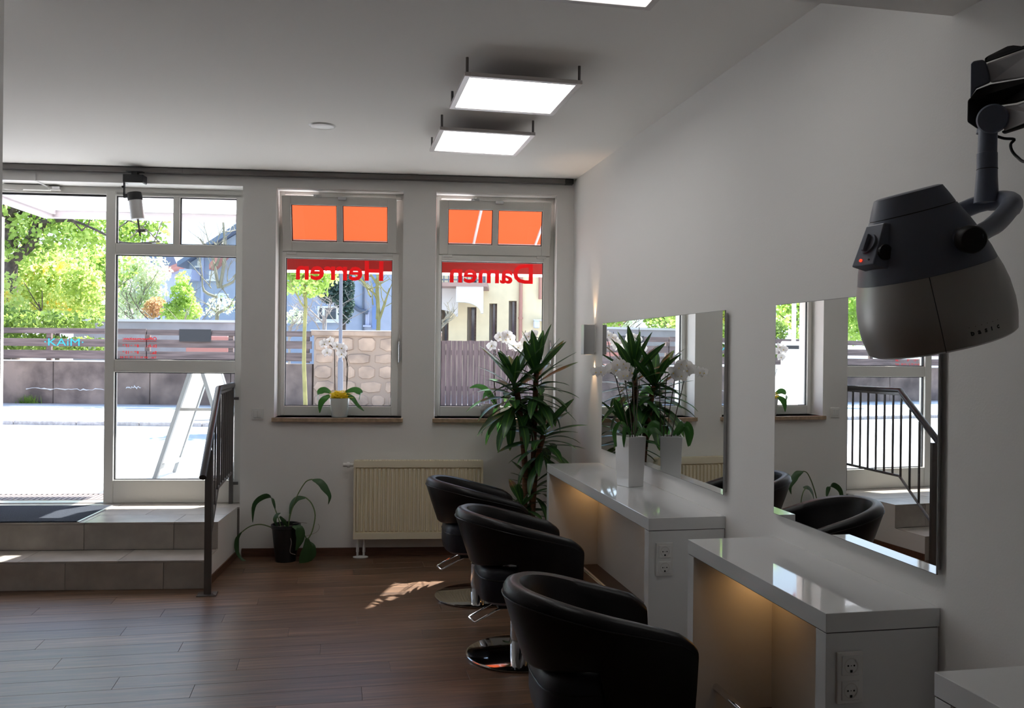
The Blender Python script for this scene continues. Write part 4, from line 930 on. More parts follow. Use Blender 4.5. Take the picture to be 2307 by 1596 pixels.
# canopy over the door
cy0 = VT + .02
cn = thing('entrance_canopy', 'white canopy with opal sheet projecting above the entrance', 'canopy', fwp(0, 0, 0), WA)
cu0 = -3.0; cu1 = -.63; cvo = 2.15
part('opal_sheet', MB().box((cu0 + .1, cy0 + .05, 2.80), (cu1 - .06, cvo - .06, 2.815)), M['canopy'], cn)
part('side_beam', MB().box((cu0, cy0, 2.73), (cu0 + .10, cvo, 2.84)).box((cu0 + .1, cy0, 2.76), (cu0 + .13, cvo - .05, 2.80)), M['canf'], cn)
part('side_beam', MB().box((cu1 - .06, cy0, 2.73), (cu1, cvo, 2.84)), M['canf'], cn)
part('front_beam', MB().box((cu0 + .10, cvo - .06, 2.73), (cu1 - .06, cvo, 2.84)), M['canf'], cn)
part('wall_beam', MB().box((cu0 + .1, cy0, 2.74), (cu1 - .06, cy0 + .05, 2.84)), M['canf'], cn)
# awnings
def awning(u0, u1, lab):
    t = thing('window_awning', lab, 'awning', fwp(0, 0, 0), WA)
    vo = 1.2; zt_, zo = 3.02, 2.455; va = VT + .02
    n = 10; vs = []; fs = []
    for i in range(n + 1):
        s_ = i / n; v = va + (vo - va) * s_; z = zt_ + (zo - zt_) * s_ - .02 * math.sin(math.pi * s_)
        vs += [(u0, v, z), (u1, v, z)]
    for i in range(n):
        a = i * 2; fs.append((a, a + 1, a + 3, a + 2))
    part('awning_cloth', MB().add(vs, fs), M['awn'], t)
    part('front_bar', MB().tube([(u0, vo, zo - .005), (u1, vo, zo - .005)], .018, 10), M['canf'], t)
    part('valance', MB().box((u0, vo + .016, zo - .255), (u1, vo + .018, zo)), M['val'], t)
    part('valance_trim', MB().box((u0, vo + .0155, zo - .28), (u1, vo + .0185, zo - .2551)), M['whitetrim'], t)
    for x in (-.072, 1.06, 1.60):
        part('folding_arm', MB().tube([(x + .02, VT + .03, zt_ - .30), (x - .03, vo - .02, zo - .02)], .012, 8), M['canf'], t)
        part('valance_support', MB().box((x - .012, vo - .01, zo - .13), (x + .012, vo + .004, zo)), M['canf'], t)
    return t
awning(-.605, 1.84, 'long red awning outside above both windows')

# folding sign board, seen edge-on
sb_ = thing('folding_sign_board', 'white folding pavement sign standing edge-on outside the side light', 'sign board', (0, 0, 0))
sb0 = onz(345, 1086, GZ); sb1 = onz(532, 1086, GZ)
mid = (sb0 + sb1) / 2; ux = (sb1 - sb0).normalized(); uy = Vector((-ux.y, ux.x, 0))
sb_.location = (mid.x, mid.y, GZ); sb_.rotation_euler = (0, 0, math.atan2(ux.y, ux.x))
hw = (sb1 - sb0).length / 2; SH = 1.06; SW = .62
for s in (-1, 1):
    top = Vector((s * .022, 0, SH)); bot = Vector((s * hw, 0, .002)); d = bot - top
    nn_ = Vector((s * SH, 0, hw)).normalized() * .016
    fr_ = MB()
    for y0_ in (0, SW - .045):
        vs = []
        for q in (top, bot):
            for yy in (y0_, y0_ + .045):
                vs += [q + Vector((0, yy, 0)) - nn_, q + Vector((0, yy, 0)) + nn_]
        fr_.add(vs, [(0, 1, 3, 2), (4, 6, 7, 5), (0, 4, 5, 1), (2, 3, 7, 6), (0, 2, 6, 4), (1, 5, 7, 3)])
    for ta, tb in ((0, .04), (.86, .9)):
        a_, b_ = top + d * ta, top + d * tb; vs = []
        for q in (a_, b_):
            for yy in (.045, SW - .045): vs += [q + Vector((0, yy, 0)) - nn_, q + Vector((0, yy, 0)) + nn_]
        fr_.add(vs, [(0, 1, 3, 2), (4, 6, 7, 5), (0, 4, 5, 1), (2, 3, 7, 6), (0, 2, 6, 4), (1, 5, 7, 3)])
    fo_ = part('leg_frame', fr_, M['signf'], sb_)
    a_, b_ = top + d * .04, top + d * .86; vs = []
    for q in (a_, b_):
        for yy in (.045, SW - .045): vs += [q + Vector((0, yy, 0)) - nn_ * .2, q + Vector((0, yy, 0)) + nn_ * .4]
    part('sign_panel', MB().add(vs, [(0, 1, 3, 2), (4, 6, 7, 5), (0, 4, 5, 1), (2, 3, 7, 6), (0, 2, 6, 4), (1, 5, 7, 3)]), M['paper'], sb_)
    part('top_clamp', MB().rbox((s * .045 - .03, -.01, SH - .035), (s * .045 + .03, .1, SH + .012), .01), M['frame'], sb_)
part('spreader_bar', MB().box((-hw * .42, .02, .62), (hw * .42, .035, .645)), M['alu'], sb_)

# --- concrete wall with board fence
base = GZ
LW = far(-900); RW = far(704)
cw = thing('concrete_garden_wall', 'low weathered grey concrete wall across the street', 'wall', fo, FR)
hts = [LW, far(-400), far(-90), far(120), far(338), far(520), RW]
for a, b in zip(hts[:-1], hts[1:]): part('wall_section', MB().rbox((a + .006, 0, base), (b - .006, .28, 1.225), .01), M['conc'], cw)
part('wall_coping', MB().box((LW, -.01, 1.225), (far(640), .3, 1.245)), M['conccap'], cw)
cr_ = random.Random(9)
for xa, xb, za in ((60, 236, 876), (285, 318, 873)):
    n_ = 26; pp = [Vector((far(xa + (xb - xa) * i / n_), -.004, at(xa, za, 18).z + cr_.gauss(0, .012))) for i in range(n_ + 1)]
    part('lime_streak', MB().tube(pp, [.004 + abs(cr_.gauss(0, .006)) for _ in pp], 4), M['conccap'], cw, 'thin whitish crack line', kind='stuff')
bf = thing('board_fence', 'fence of three weathered horizontal boards on top of the concrete wall', 'fence', fo, FR)
dz = lambda px, py: at(px, py, 18).z
BR = [(dz(100, 740), dz(100, 752.5), 0), (dz(100, 763.5), dz(100, 781), 1), (dz(100, 789), dz(100, 808), 2)]
xs_ = [LW, far(-500), far(-150), far(332), RW]
brd = None
for (zt__, zb__, k) in BR:
    for a, b in zip(xs_[:-1], xs_[1:]):
        j1, j2 = rnd.uniform(-.008, .008), rnd.uniform(-.008, .008)
        o = part('board', MB().rbox((a + .01, -.055 + j1, zb__ + j2), (b - .01, -.015 + j1, zt__ + j2), .004), M['fence'], bf)
        if k == 1 and a < far(0) < b: brd = o; brj = j1
for x in (far(-700), far(-330), far(-150), far(110), far(332), far(520), RW - .12): part('fence_post', MB().box((x - .05, -.008, 1.246), (x + .05, .06, BR[0][0] - .01)), M['fence'], bf)
gmz = BR[1]
me = text_mesh('·KAiM·', 'graffiti', M['graf'], width=far(190) - far(102), height=.15, bold=.0, shear=.0)
me.transform(Matrix.Identity(4))
link('graffiti', me, brd, 'turquoise sprayed letters', loc=(far(103), -.0575 + brj, gmz[1] + .02))
part('grey_board', MB().box((far(407), -.09, dz(440, 770)), (far(478), -.062, dz(440, 742.5))), M['signg'], bf, 'plain dark grey rectangular board')
# weeds at the foot
wd = MB()
for i in range(140):
    x = far(70) + rnd.gauss(0, .10); h = rnd.uniform(.06, .22); a = rnd.uniform(-.1, .1)
    wd.add([(x - .006, -.04 + rnd.uniform(-.04, .03), base), (x + .006, -.04, base), (x + a, -.08, base + h)], [(0, 1, 2)])
tag(part('weed_tuft', wd, M['green'], loc=fo, rot=(0, 0, FR)), 'tuft of weeds at the foot of the concrete wall', 'weed', kind='stuff')
# pale wall behind the fence
d2 = 23
def far_box(px0, px1, z0, z1, d, th=.3):
    a, b = at(px0, 790, d), at(px1, 790, d); a.z = b.z = 0
    return a, (b - a).length
a, ln = far_box(165, 640, 0, 0, d2)
pw = thing('pale_boundary_wall', 'pale concrete boundary wall with coping behind the board fence', 'wall', a, FR)
part('wall_body', MB().box((0, 0, .2), (ln, .2, at(400, 726, d2).z)), M['concl'], pw)
part('coping', MB().box((-.02, -.05, at(400, 726, d2).z), (ln + .02, .25, at(400, 720.5, d2).z)), M['conccap'], pw)
tag(part('red_bin', MB().rbox((0, 0, .3), (1.0, .4, at(440, 757, 20.5).z), .02), M['redr'], loc=Vector((at(418, 790, 20.5).x, at(418, 790, 20.5).y, 0)), rot=(0, 0, FR)), 'reddish box seen through the gaps of the board fence', 'box')

# --- stone wall
sx0, sx1 = far(706, 18), far(992, 18)
stn = thing('natural_stone_wall', 'sandstone rubble wall seen through the left window', 'wall', fo, FR)
ztp = at(800, 757.5, 18).z; part('mortar_core', MB().box((sx0 + .02, -.04, base), (sx1, .3, ztp)), M['mortar'], stn)
part('wall_coping', MB().rbox((sx0 - .03, -.1, ztp), (sx1, .36, at(800, 746.5, 18).z), .012), M['stone'], stn)
part('coping_flashing', MB().box((sx0 - .04, -.11, at(800, 746.5, 18).z), (sx1, .37, at(800, 745, 18).z + .003)), M['conccap'], stn)
rs = random.Random(5); z = base; 
while z < ztp - .06:
    h = min(rs.uniform(.15, .36), ztp - z)
    if ztp - z - h < .1: h = ztp - z
    x = sx0
    while x < sx1 - .05:
        w_ = min(rs.uniform(.18, .6), sx1 - x)
        g = .009; pts = []
        nn_ = rs.choice((6, 7, 8)); cx_, cz_ = x + w_ / 2, z + h / 2
        for k in range(nn_):
            a_ = 2 * math.pi * (k + rs.uniform(-.2, .2)) / nn_ + .4; e_ = .62
            ca_, sn_ = math.cos(a_), math.sin(a_)
            pts.append((cx_ + (w_ / 2 - g) * math.copysign(abs(ca_) ** e_, ca_) * rs.uniform(.9, 1), cz_ + (h / 2 - g) * math.copysign(abs(sn_) ** e_, sn_) * rs.uniform(.9, 1)))
        dep = rs.uniform(.055, .085); vs = [(px_, -.03, pz_) for px_, pz_ in pts] + [(cx_ + (px_ - cx_) * .88, -dep, cz_ + (pz_ - cz_) * .88) for px_, pz_ in pts] + [(cx_, -dep - .012, cz_)]
        fs = [(k, (k + 1) % nn_, nn_ + (k + 1) % nn_, nn_ + k) for k in range(nn_)] + [(nn_ + k, nn_ + (k + 1) % nn_, 2 * nn_) for k in range(nn_)]
        part('stone', MB().add(vs, fs), M['stone'], stn)
        x += w_
    z += h
# --- board gate right
bg_ = thing('wooden_board_fence', 'tall brown fence of vertical boards seen through the right window', 'fence', fo, FR)
gx0 = far(992); x = gx0; zt2 = at(1050, 768, 18).z
while x < far(1300):
    j = rnd.uniform(-.006, .006); part('board', MB().rbox((x + .004, j, base + .03), (x + .113, .022 + j, zt2 + rnd.uniform(-.008, .008)), .002), M['gate'], bg_); x += .1145
part('cross_rail', MB().box((gx0, .024, .7), (x, .07, .8)).box((gx0, .024, zt2 - .3), (x, .07, zt2 - .2)), M['gate'], bg_)
part('base_strip', MB().box((gx0, -.05, base), (x, .1, base + .04)), M['concl'], bg_)

# --- lamp post
lp = thing('lamp_post', 'grey metal lamp post seen through the left window', 'post', (0, 0, 0))
pb = at(768, 800, 13.2); pb.z = GZ; lp.location = pb
zj = at(765, 815, 13.2).z - GZ
part('post_base', MB().tube([(0, 0, 0), (-.004, 0, zj)], [.042, .040], 20), M['galv'], lp, smooth=True)
part('post_shaft', MB().tube([(-.004, 0, zj), (-.006, 0, zj + .04), (-.02, 0, 4.6)], [.041, .027, .024], 20), M['galv'], lp, smooth=True)
part('lamp_head', MB().rbox((-.3, -.08, 4.55), (.05, .08, 4.66), .02), M['galv'], lp)

# --- timetable pillar seen in the mirror
bt = thing('timetable_pillar', 'white machine pillar with notices on the pavement, seen in the nearer mirror', 'pillar', (0, 0, 0))
bt.location = (-6.75, 18.65, GZ); bt.rotation_euler = (0, 0, R(25))
part('body', MB().rbox((-.28, -.2, 0), (.28, .2, 1.5), .02), M['frame'], bt)
part('notice', MB().box((-.16, -.205, .95), (.16, -.2, 1.25)), M['paper'], bt); part('display', MB().box((-.12, -.206, .8), (.12, -.2, .87)), M['signg'], bt); part('header_strip', MB().box((-.18, -.206, 1.32), (.18, -.2, 1.4)), M['signg'], bt)
part('mast', MB().tube([(0, .1, 1.49), (0, .1, 3.4)], .05, 12), M['frame'], bt)

# --- buildings
def house(name, label, pos, rz): return thing(name, label, 'building', pos, rz)
dB = 34
p0 = at(425, 790, dB); p0.z = 0
bh = house('pale_blue_house', 'large pale blue gabled house behind the wall', p0, FR)
def hb_(px, py, d=dB): q = at(px, py, d); l_ = Vector((q.x, q.y, 0)) - Vector((p0.x, p0.y, 0)); return (l_.dot(rt), q.z)
ex0 = hb_(425, 593); ex1 = hb_(905, 600); ap = hb_(690, 430); le = hb_(464, 551)
poly = [(0, 0), (ex1[0], 0), (ex1[0], ex1[1] + 1.0), ap, (0, ex0[1])]
part('facade', MB().prism(poly, 0, 6), M['blueh'], bh)
rfd = MB()
sl_ = Vector((ap[0], 0, ap[1])) - Vector((-.3, 0, ex0[1] - .2)); 
rfd.add([(-.3, -.5, ex0[1] - .18), (ap[0], -.5, ap[1] + .05), (ap[0], 6.2, ap[1] + .05), (-.3, 6.2, ex0[1] - .18), (-.3, -.5, ex0[1] + .0), (ap[0], -.5, ap[1] + .3), (ap[0], 6.2, ap[1] + .3), (-.3, 6.2, ex0[1] + .0)], [(0, 1, 2, 3), (4, 7, 6, 5), (0, 4, 5, 1), (1, 5, 6, 2), (2, 6, 7, 3), (3, 7, 4, 0)])
part('roof', rfd, M['bluer'], bh)
def hwin(px0, py0, px1, py1, mid=True, d=dB, par=bh, mt='frame', lab=None):
    x0_, z1_ = hb_(px0, py0); x1_, z0_ = hb_(px1, py1)
    w_ = part('window', ring(MB(), x0_, x1_, z0_, z1_, .07, .07, .07, .07, -.06, .02), M[mt], par, lab)
    if mid: w_.data  # mullion
    part('window_pane', MB().box((x0_ + .07, -.02, z0_ + .07), (x1_ - .07, .0, z1_ - .07)), M['dglass'], w_)
    if mid:
        for k in mid: xm = x0_ + (x1_ - x0_) * k; part('mullion', MB().box((xm - .05, -.05, z0_ + .07), (xm + .05, .0, z1_ - .07)), M[mt], w_)
    part('window_ledge', MB().box((x0_ - .08, -.14, z0_ - .07), (x1_ + .08, 0, z0_)), M[mt], w_)
hwin(716, 690, 778, 724, (.22, .72)); hwin(824, 703, 832, 733, None, mt='bluep'); hwin(472, 611, 486, 630, (.5,)); hwin(446, 588, 453, 600, None); hwin(660, 700, 690, 726, (.5,)); hwin(493, 660, 505, 690, None)
x0_, z1_ = hb_(840, 600); x1_, z0_ = hb_(848, 742); part('glass_block_strip', MB().box((x0_, -.05, z0_), (x1_, 0, z1_)), M['gblock'], bh)
x0_, z1_ = hb_(426, 612); x1_, z0_ = hb_(453, 634); part('balcony', MB().box((x0_, -1.0, z0_), (x1_, 0, z1_)), M['bluep'], bh)
xq, _ = hb_(458, 600); part('downpipe', MB().box((xq - .05, -.1, 0), (xq + .05, 0, hb_(458, 560)[1])), M['bluep'], bh)
xq, _ = hb_(820, 600); part('downpipe', MB().box((xq - .03, -.12, 0), (xq + .03, 0, hb_(820, 600)[1])), M['dpipe'], bh)
pa, pb_, pc = hb_(790, 683), hb_(808, 698), hb_(830, 705)
part('rain_pipe', MB().tube([(pa[0], -.12, pa[1]), (pb_[0], -.12, pb_[1]), (pc[0], -.12, pc[1])], .08, 8), M['dpipe'], bh)
pa, pb_ = hb_(487, 600), hb_(520, 578); part('lean_to_roof', MB().add([(pa[0], -.8, pa[1] - .2), (pb_[0], -.8, pb_[1]), (pb_[0], 0, pb_[1]), (pa[0], 0, pa[1] - .2), (pa[0], -.8, pa[1] + .0), (pb_[0], -.8, pb_[1] + .35), (pb_[0], 0, pb_[1] + .35), (pa[0], 0, pa[1])], [(0, 1, 2, 3), (4, 7, 6, 5), (0, 4, 5, 1), (1, 5, 6, 2), (2, 6, 7, 3), (3, 7, 4, 0)]), M['redr'], bh)
# balcony rails
for yy in (667, 672): 
    a_, b_ = hb_(500, yy), hb_(530, yy); part('balcony_rail', MB().box((a_[0], -.8, a_[1] - .03), (b_[0], -.76, a_[1] + .03)), M['frame'], bh)
# second house left
p1 = at(300, 790, 42); p1.z = 0
h2 = house('violet_house', 'distant violet-grey house with dark steep roof behind the trees', p1, FR)
def h2b(px, py, d=42): q = at(px, py, d); l_ = Vector((q.x, q.y, 0)) - Vector((p1.x, p1.y, 0)); return (l_.dot(rt), q.z)
part('facade', MB().prism([(h2b(300, 745)[0], .2), (h2b(432, 745)[0], .2), h2b(432, 596), h2b(404, 600), h2b(300, 600)], 0, 5), M['bluep'], h2)
part('roof', MB().prism([h2b(300, 601), h2b(404, 601), h2b(392, 572), h2b(382, 552), h2b(300, 552)], -.2, 5), M['bluer'], h2)
part('roof_edge', MB().prism([h2b(383, 617), h2b(383, 612), h2b(427, 594), h2b(427, 601)], -1.0, 0), M['redr'], h2, 'red sloping roof edge')
# cream house right
dC = 25
p2 = at(985, 790, dC); p2.z = 0
h3 = house('cream_house', 'cream rendered house with arched balcony seen through the right window', p2, FR)
def cb(px, py, d=dC): q = at(px, py, d); l_ = Vector((q.x, q.y, 0)) - Vector((p2.x, p2.y, 0)); return (l_.dot(rt), q.z)
# facade with recessed openings: build as grid around them
ops = [((993, 684), (1010, 775)), ((1052.5, 692), (1072.5, 775)), ((1102.5, 684), (1119, 775)), ((1146.5, 678), (1163, 775)), ((1061, 612), (1073, 647))]
OP = [(*cb(*a_), *cb(*b_)) for a_, b_ in ops]      # x0,z1,x1,z0
xs2 = sorted({cb(900, 700)[0], cb(1420, 700)[0]} | {v for o in OP for v in (o[0], o[2])}); ztop = cb(1000, 520)[1]
fc = MB()
for a_, b_ in zip(xs2[:-1], xs2[1:]):
    oo = sorted([(o[3], o[1]) for o in OP if o[0] <= a_ + 1e-6 and o[2] >= b_ - 1e-6]); z_ = 0
    for (q0, q1) in oo:
        if q0 > z_: fc.box((a_, 0, z_), (b_, .35, q0))
        z_ = q1
    fc.box((a_, 0, z_), (b_, .35, ztop))
part('facade', fc, M['cream'], h3)
part('inner_dark', MB().box((xs2[0], .36, 0), (xs2[-1], 4, ztop)), M['reveal'], h3)
for o in OP:
    w_ = part('window', MB().box((o[0] + (o[2] - o[0]) * .38, .24, o[3]), (o[2], .3, o[1])), M['dglass'], h3)
    part('window_frame', MB().box((o[0] + (o[2] - o[0]) * .38, .22, o[3]), (o[0] + (o[2] - o[0]) * .46, .3, o[1])).box((o[2] - .06, .22, o[3]), (o[2], .3, o[1])), M['fence'], w_)
# balcony slab, arches, railing
s0, s1 = cb(960, 650), cb(1094, 650)
part('balcony_slab', MB().box((s0[0], -1.7, cb(1000, 655)[1]), (s1[0] + .1, 0, cb(1000, 647)[1])), M['slabred'], h3, 'terracotta edge of the balcony')
zs_ = cb(1000, 655)[1]; a0, a1 = cb(1036, 657), cb(1093, 657); zl = cb(1090, 712)[1]
arch = [(a0[0], zs_), (a1[0], zs_), (a1[0], zl)]
for k in range(13):
    th = k / 12 * math.pi / 2; arch.append((a0[0] + .15 + (a1[0] - .06 - a0[0] - .15) * math.cos(th), zl + (zs_ - .42 - zl) * math.sin(th)))
arch += [(a0[0], zs_ - .42)]
part('arch_bracket', MB().prism(arch, -1.65, -1.45), M['creamw'], h3, 'white curved bracket')
b0 = cb(960, 657)[0]; b1 = cb(1036, 657)[0]; zl2 = cb(1036, 716)[1]
ar2 = [(b0, zs_), (b1, zs_), (b1, zl2)]
for k in range(13):
    th = k / 12 * math.pi / 2; ar2.append((b0 + (b1 - .05 - b0) * math.cos(th), zl2 + (zs_ - .55 - zl2) * math.sin(th)))
part('arch_bracket', MB().prism(ar2, -.9, -.7), M['creamw'], h3)
rz0, rz1 = cb(1000, 647)[1], cb(1000, 617)[1]
rr_ = MB().box((s0[0], -1.66, rz1 - .03), (s1[0], -1.62, rz1)).box((s0[0], -1.66, rz0 + .06), (s1[0], -1.62, rz0 + .09))
x = s0[0]
part('balcony_handrail', rr_, M['dpipe'], h3)
while x < s1[0]:
    part('baluster', MB().box((x, -1.65, rz0), (x + .025, -1.63, rz1)), M['dpipe'], h3); x += .125
for yy in range(12): part('side_baluster', MB().box((s1[0] - .03, -1.65 + yy * .14, rz0), (s1[0], -1.63 + yy * .14, rz1)), M['dpipe'], h3)
for px_, w_, py0, py1 in ((1174, .055, 590, 790), (1217.5, .05, 590, 675)):
    q = cb(px_, py0); q2 = cb(px_, py1); part('downpipe', MB().tube([(q[0], -.1, q2[1]), (q[0], -.1, q[1])], w_, 10).tube([(q[0], -.1, q2[1] + .9), (q[0], -.1, q2[1] + .95)], w_ * 1.35, 10), M['pipe'], h3, smooth=True)
q = cb(1209, 728); part('wall_lantern', MB().rbox((q[0] - .1, -.35, q[1] - .16), (q[0] + .08, -.1, q[1] + .05), .03).box((q[0] - .1, -.3, q[1] + .05), (q[0] + .3, -.0, q[1] + .09)), M['creamw'], h3)
part('roof', MB().box((xs2[0] - .3, -.5, ztop), (xs2[-1] + .3, 6, ztop + .3)), M['redr'], h3)

# --- trees
def leaves(n, blobs, size, rg_, droop=.0):
    vs = []; fs = []
    for _ in range(n):
        b = rg_.choices(blobs, [q[3] ** 2 * q[4] for q in blobs])[0] if len(blobs) > 1 else blobs[0]
        cx_, cy_, cz_, rx_, rz_ = b
        while True:
            x, y, z = rg_.uniform(-1, 1), rg_.uniform(-1, 1), rg_.uniform(-1, 1)
            q = x * x + y * y + z * z
            if q < 1 and q > .15 * rg_.random(): break
        c = Vector((cx_ + x * rx_, cy_ + y * rx_, cz_ + z * rz_)); s = size * rg_.uniform(.6, 1.3)
        a = Vector((rg_.gauss(0, 1), rg_.gauss(0, 1), rg_.gauss(0, 1))).normalized(); b2 = a.cross(Vector((rg_.gauss(0, 1), rg_.gauss(0, 1), rg_.gauss(0, 1)))).normalized()
        o = len(vs); vs += [c - a * s * .5, c + b2 * s * .32 , c + a * s * .5, c - b2 * s * .32]; fs.append((o, o + 1, o + 2, o + 3))
    return MB().add(vs, fs)
def branchy(mb, p, d, ln, r, depth, rg_, spread=.5, up_=.15, kids=3, shrink=.68):
    n = 4; pts = [p.copy()]; dd = d.copy()
    for i in range(n):
        dd = (dd + Vector((rg_.gauss(0, .12), rg_.gauss(0, .12), rg_.gauss(0, .08) + up_ * .3))).normalized(); pts.append(pts[-1] + dd * ln / n)
    mb.tube(pts, [r * (1 - .45 * i / n) for i in range(n + 1)], 5 if depth < 2 else 7, cap=False)
    if depth <= 0: return
    for k in range(kids):
        t = rg_.uniform(.35, 1); i = min(n - 1, int(t * n)); q = pts[i] + (pts[i + 1] - pts[i]) * (t * n - i)
        a = rg_.uniform(0, 6.28); s_ = Vector((math.cos(a), math.sin(a), 0)); nd = (dd * (1 - spread) + s_ * spread + Vector((0, 0, up_))).normalized()
        branchy(mb, q, nd, ln * shrink * rg_.uniform(.8, 1.1), r * .5, depth - 1, rg_, spread, up_, kids, shrink)
def tree(name, label, px, d, trunk_r, trunk_h, matb, blobs, nl, size, ml, seed, cat='tree', limbs=None, depth=2, foliage='foliage', zb=.276, lean=0, kids=3, spread=.5, group=None, blen=1.4):
    rg_ = random.Random(seed); p = at(px, 790, d); base_ = Vector((p.x, p.y, zb)); t = thing(name, label, cat, base_, 0, group)
    mb = MB()
    if trunk_r:
        top = Vector((lean, 0, trunk_h)); n = 6; pts = [Vector((lean * i / n + (rg_.gauss(0, .02) if 0 < i < n else 0), 0, trunk_h * i / n)) for i in range(n + 1)]
        mb.tube(pts, [trunk_r * (1 - .35 * i / n) for i in range(n + 1)], 10); part('trunk', mb, M[matb], t, smooth=True)
        bm_ = MB()
        if limbs:
            for (qa, qb, r_) in limbs:
                A = at(*qa) - base_; B = at(*qb) - base_; mid_ = (A + B) / 2 + Vector((rg_.gauss(0, .08), 0, rg_.gauss(0, .08)))
                bm_.tube(smooth([A, mid_, B], 3), [r_] * 4 + [r_ * .6] * 3, 7)
                for k in range(kids): 
                    q = A + (B - A) * rg_.uniform(.4, 1); branchy(bm_, q, Vector((rg_.gauss(0, .6), rg_.gauss(0, .6), rg_.uniform(.1, 1))).normalized(), blen, r_ * .4, depth - 1, rg_, spread)
        else:
            for k in range(kids + 2):
                a = rg_.uniform(0, 6.28); branchy(bm_, Vector((lean * .8, 0, trunk_h * rg_.uniform(.6, 1))), Vector((math.cos(a) * .8, math.sin(a) * .8, .7)).normalized(), blen, trunk_r * .45, depth, rg_, spread)
        part('branches', bm_, M[matb], t, kind='stuff')
    if nl:
        bl = []
        for (bx, by, dd, rx_, rz_) in blobs:
            c = at(bx, by, d + dd) - base_; bl.append((c.x, c.y, c.z, rx_ * d / FPX, rz_ * d / FPX))
        part(foliage, leaves(nl, bl, size, rg_), M[ml], t, kind='stuff')
    return t
# big maple at the left edge
tree('maple_tree', 'large lime-green tree with dark forked trunk at the left behind the fence', 22, 22, .26, 3.4, 'bark',
     [(30, 470, 0, 70, 55), (130, 520, 0, 95, 45), (-60, 520, 0, 80, 80), (230, 520, .5, 90, 48), (310, 530, .5, 75, 45), (350, 500, .5, 35, 30), (60, 560, 0, 60, 40), (-20, 620, .5, 40, 70), (30, 400, 0, 120, 50), (200, 440, 0, 120, 50)], 6500, .155, 'lime', 11,
     limbs=[((22, 560, 22), (20, 430, 22), .20), ((24, 590, 22), (100, 500, 21.6), .13), ((60, 545, 21.8), (95, 450, 21.5), .08), ((95, 505, 21.6), (240, 530, 21.2), .05), ((20, 560, 22), (-60, 500, 22), .1), ((240, 530, 21.2), (360, 545, 21.5), .035), ((90, 500, 21.5), (170, 470, 21.4), .06)], kids=3, depth=2, zb=.3)
tree('flowering_shrub', 'big shrub with golden-yellow blossom above the fence', 130, 24.5, .08, 1.6, 'bark', [(60, 650, 0, 75, 85), (150, 660, 0, 70, 80), (195, 660, 0, 42, 70), (100, 600, .5, 60, 50), (20, 700, 0, 60, 60)], 6000, .15, 'yell', 12, cat='shrub', depth=1)
tree('light_green_tree', 'airy light green tree above the board fence', 180, 28.5, .10, 3.2, 'barkg', [(150, 610, 0, 110, 60), (80, 640, 0, 100, 60), (180, 640, 1, 90, 90), (100, 700, 0, 130, 50), (250, 600, 1, 60, 60)], 8000, .17, 'lime', 13, depth=2)
tree('blossom_tree', 'pale blossoming tree in the side light left of the violet house', 300, 34, .08, 2.6, 'barkg', [(300, 640, 0, 58, 60), (340, 610, 0, 45, 40), (290, 690, 0, 50, 40), (345, 660, 0, 32, 45), (275, 590, 0, 50, 40)], 4200, .16, 'pale', 14)
tree('yellow_leaved_shrub', 'narrow yellow-orange leaved shrub in front of the maple trunk', 20, 21.2, .03, 1.5, 'bark', [(18, 650, 0, 30, 40), (25, 695, 0, 42, 36)], 700, .12, 'yell', 32, cat='shrub', depth=1, kids=1, blen=.5)
tree('green_bush', 'low green bush at the fence under the maple', 40, 19.6, 0, 0, 'bark', [(10, 720, 0, 70, 30), (110, 725, 0, 80, 25), (200, 722, 0, 40, 22), (60, 775, .3, 120, 25), (200, 780, .3, 60, 22)], 3500, .13, 'green', 15, cat='shrub')
tree('columnar_tree', 'young cone-shaped green tree behind the pale wall', 412, 24.2, .05, 1.6, 'barkg', [(412, 635, 0, 18, 25), (412, 665, 0, 28, 30), (414, 700, 0, 40, 32), (380, 705, 0, 20, 22)], 2200, .10, 'lime', 16, depth=1)
tree('reddish_bush', 'small reddish-green bush behind the pale wall', 355, 27.5, .04, 2.2, 'bark', [(352, 690, 0, 22, 22), (340, 700, 0, 20, 20)], 800, .1, 'rust', 17, cat='shrub')
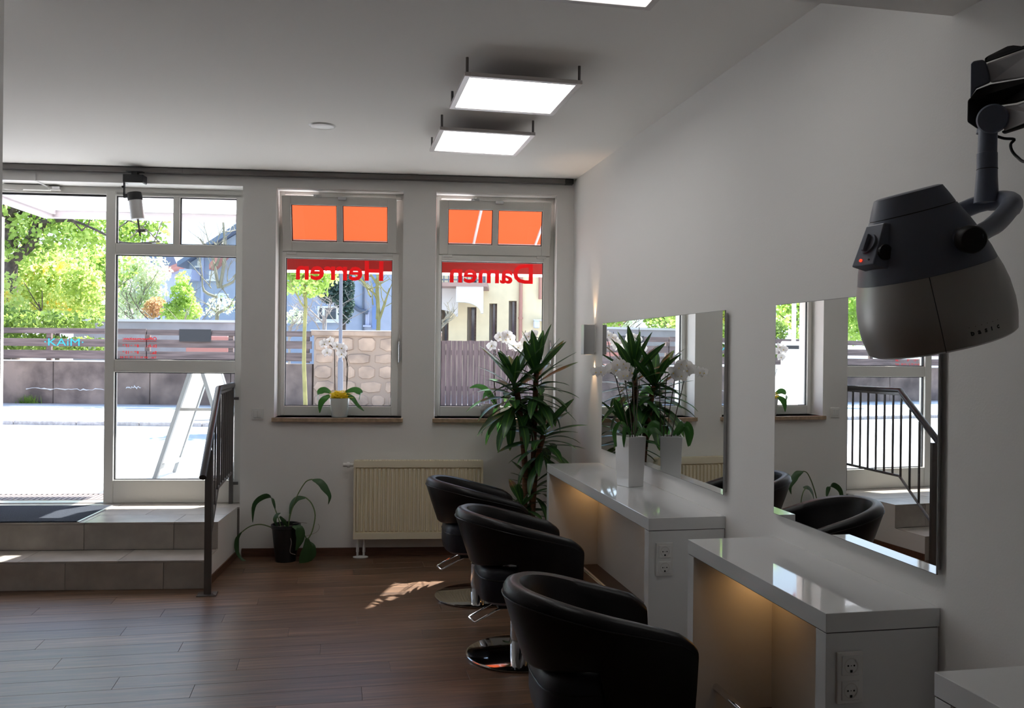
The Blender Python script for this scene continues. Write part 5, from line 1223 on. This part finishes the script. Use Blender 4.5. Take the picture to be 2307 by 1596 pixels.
tree('bare_tree', 'bare forked tree in front of the pale blue house in the side light', 490, 26.5, .08, 2.6, 'barkg', [(500, 690, 0, 35, 22), (470, 705, 0, 18, 14)], 260, .1, 'pale', 18,
     limbs=[((493, 650, 26.5), (478, 560, 26.4), .05), ((496, 648, 26.5), (503, 500, 26.4), .055), ((497, 648, 26.5), (530, 620, 26.5), .04), ((490, 670, 26.5), (455, 620, 26.5), .045), ((489, 705, 26.5), (465, 685, 26.4), .03), ((493, 705, 26.5), (525, 680, 26.4), .04), ((488, 600, 26.4), (482, 545, 26.4), .04)], kids=3, depth=2, blen=.8)
# young street tree in the left window
tree('young_street_tree', 'young tree with yellow-green trunk and lime leaves in the left window', 691, 14, .037, 2.9, 'barky', [(690, 630, 0, 52, 40), (735, 620, 0, 30, 28), (655, 625, 0, 24, 45), (700, 600, 0, 70, 25), (720, 655, 0, 25, 18)], 1500, .085, 'lime', 19, depth=2, kids=2, blen=.5, lean=-.03, zb=GZ)
tree('pruned_tree', 'pollarded pale tree behind the sandstone wall', 852, 22.5, .065, 4.2, 'barky', [], 0, .1, 'lime', 20,
     limbs=[((850, 720, 22.5), (830, 650, 22.4), .045), ((830, 652, 22.4), (785, 610, 22.4), .03), ((853, 725, 22.5), (878, 650, 22.4), .035), ((850, 640, 22.5), (830, 610, 22.4), .04)], kids=4, depth=2, blen=.8)
tree('conifer', 'dark drooping conifer against the pale blue house', 770, 29.5, .12, 6, 'bark', [(770, 650, 0, 28, 45), (780, 690, 0, 18, 40), (755, 640, 0, 22, 40), (740, 660, 0, 25, 25)], 4500, .12, 'fir', 21, depth=1)
tree('bare_shrub', 'tangle of pale bare twigs over the sandstone wall', 728, 24, .05, 2.2, 'twig', [], 0, .1, 'lime', 22, cat='shrub', depth=3, kids=3, spread=.7, blen=1.0)
tree('bare_shrub', 'tangle of grey-brown bare twigs left of the young street tree', 652, 27, .05, 2.0, 'twig', [(665, 712, 0, 22, 20)], 220, .09, 'pale', 23, cat='shrub', depth=3, kids=3, spread=.7, blen=.9)
tree('bare_tree', 'bare tree in front of the arch of the cream house', 980, 20.5, .06, 1.9, 'barkg', [], 0, .1, 'lime', 24, depth=2, kids=2, blen=.5)
# more of the street for the mirrors and reflections
tree('street_bush', 'green bush row further left beyond the fence', -250, 23, .1, 1.5, 'bark', [(-250, 640, 0, 150, 110), (-420, 660, 0, 120, 90)], 4500, .2, 'lime', 25, cat='shrub', depth=1)
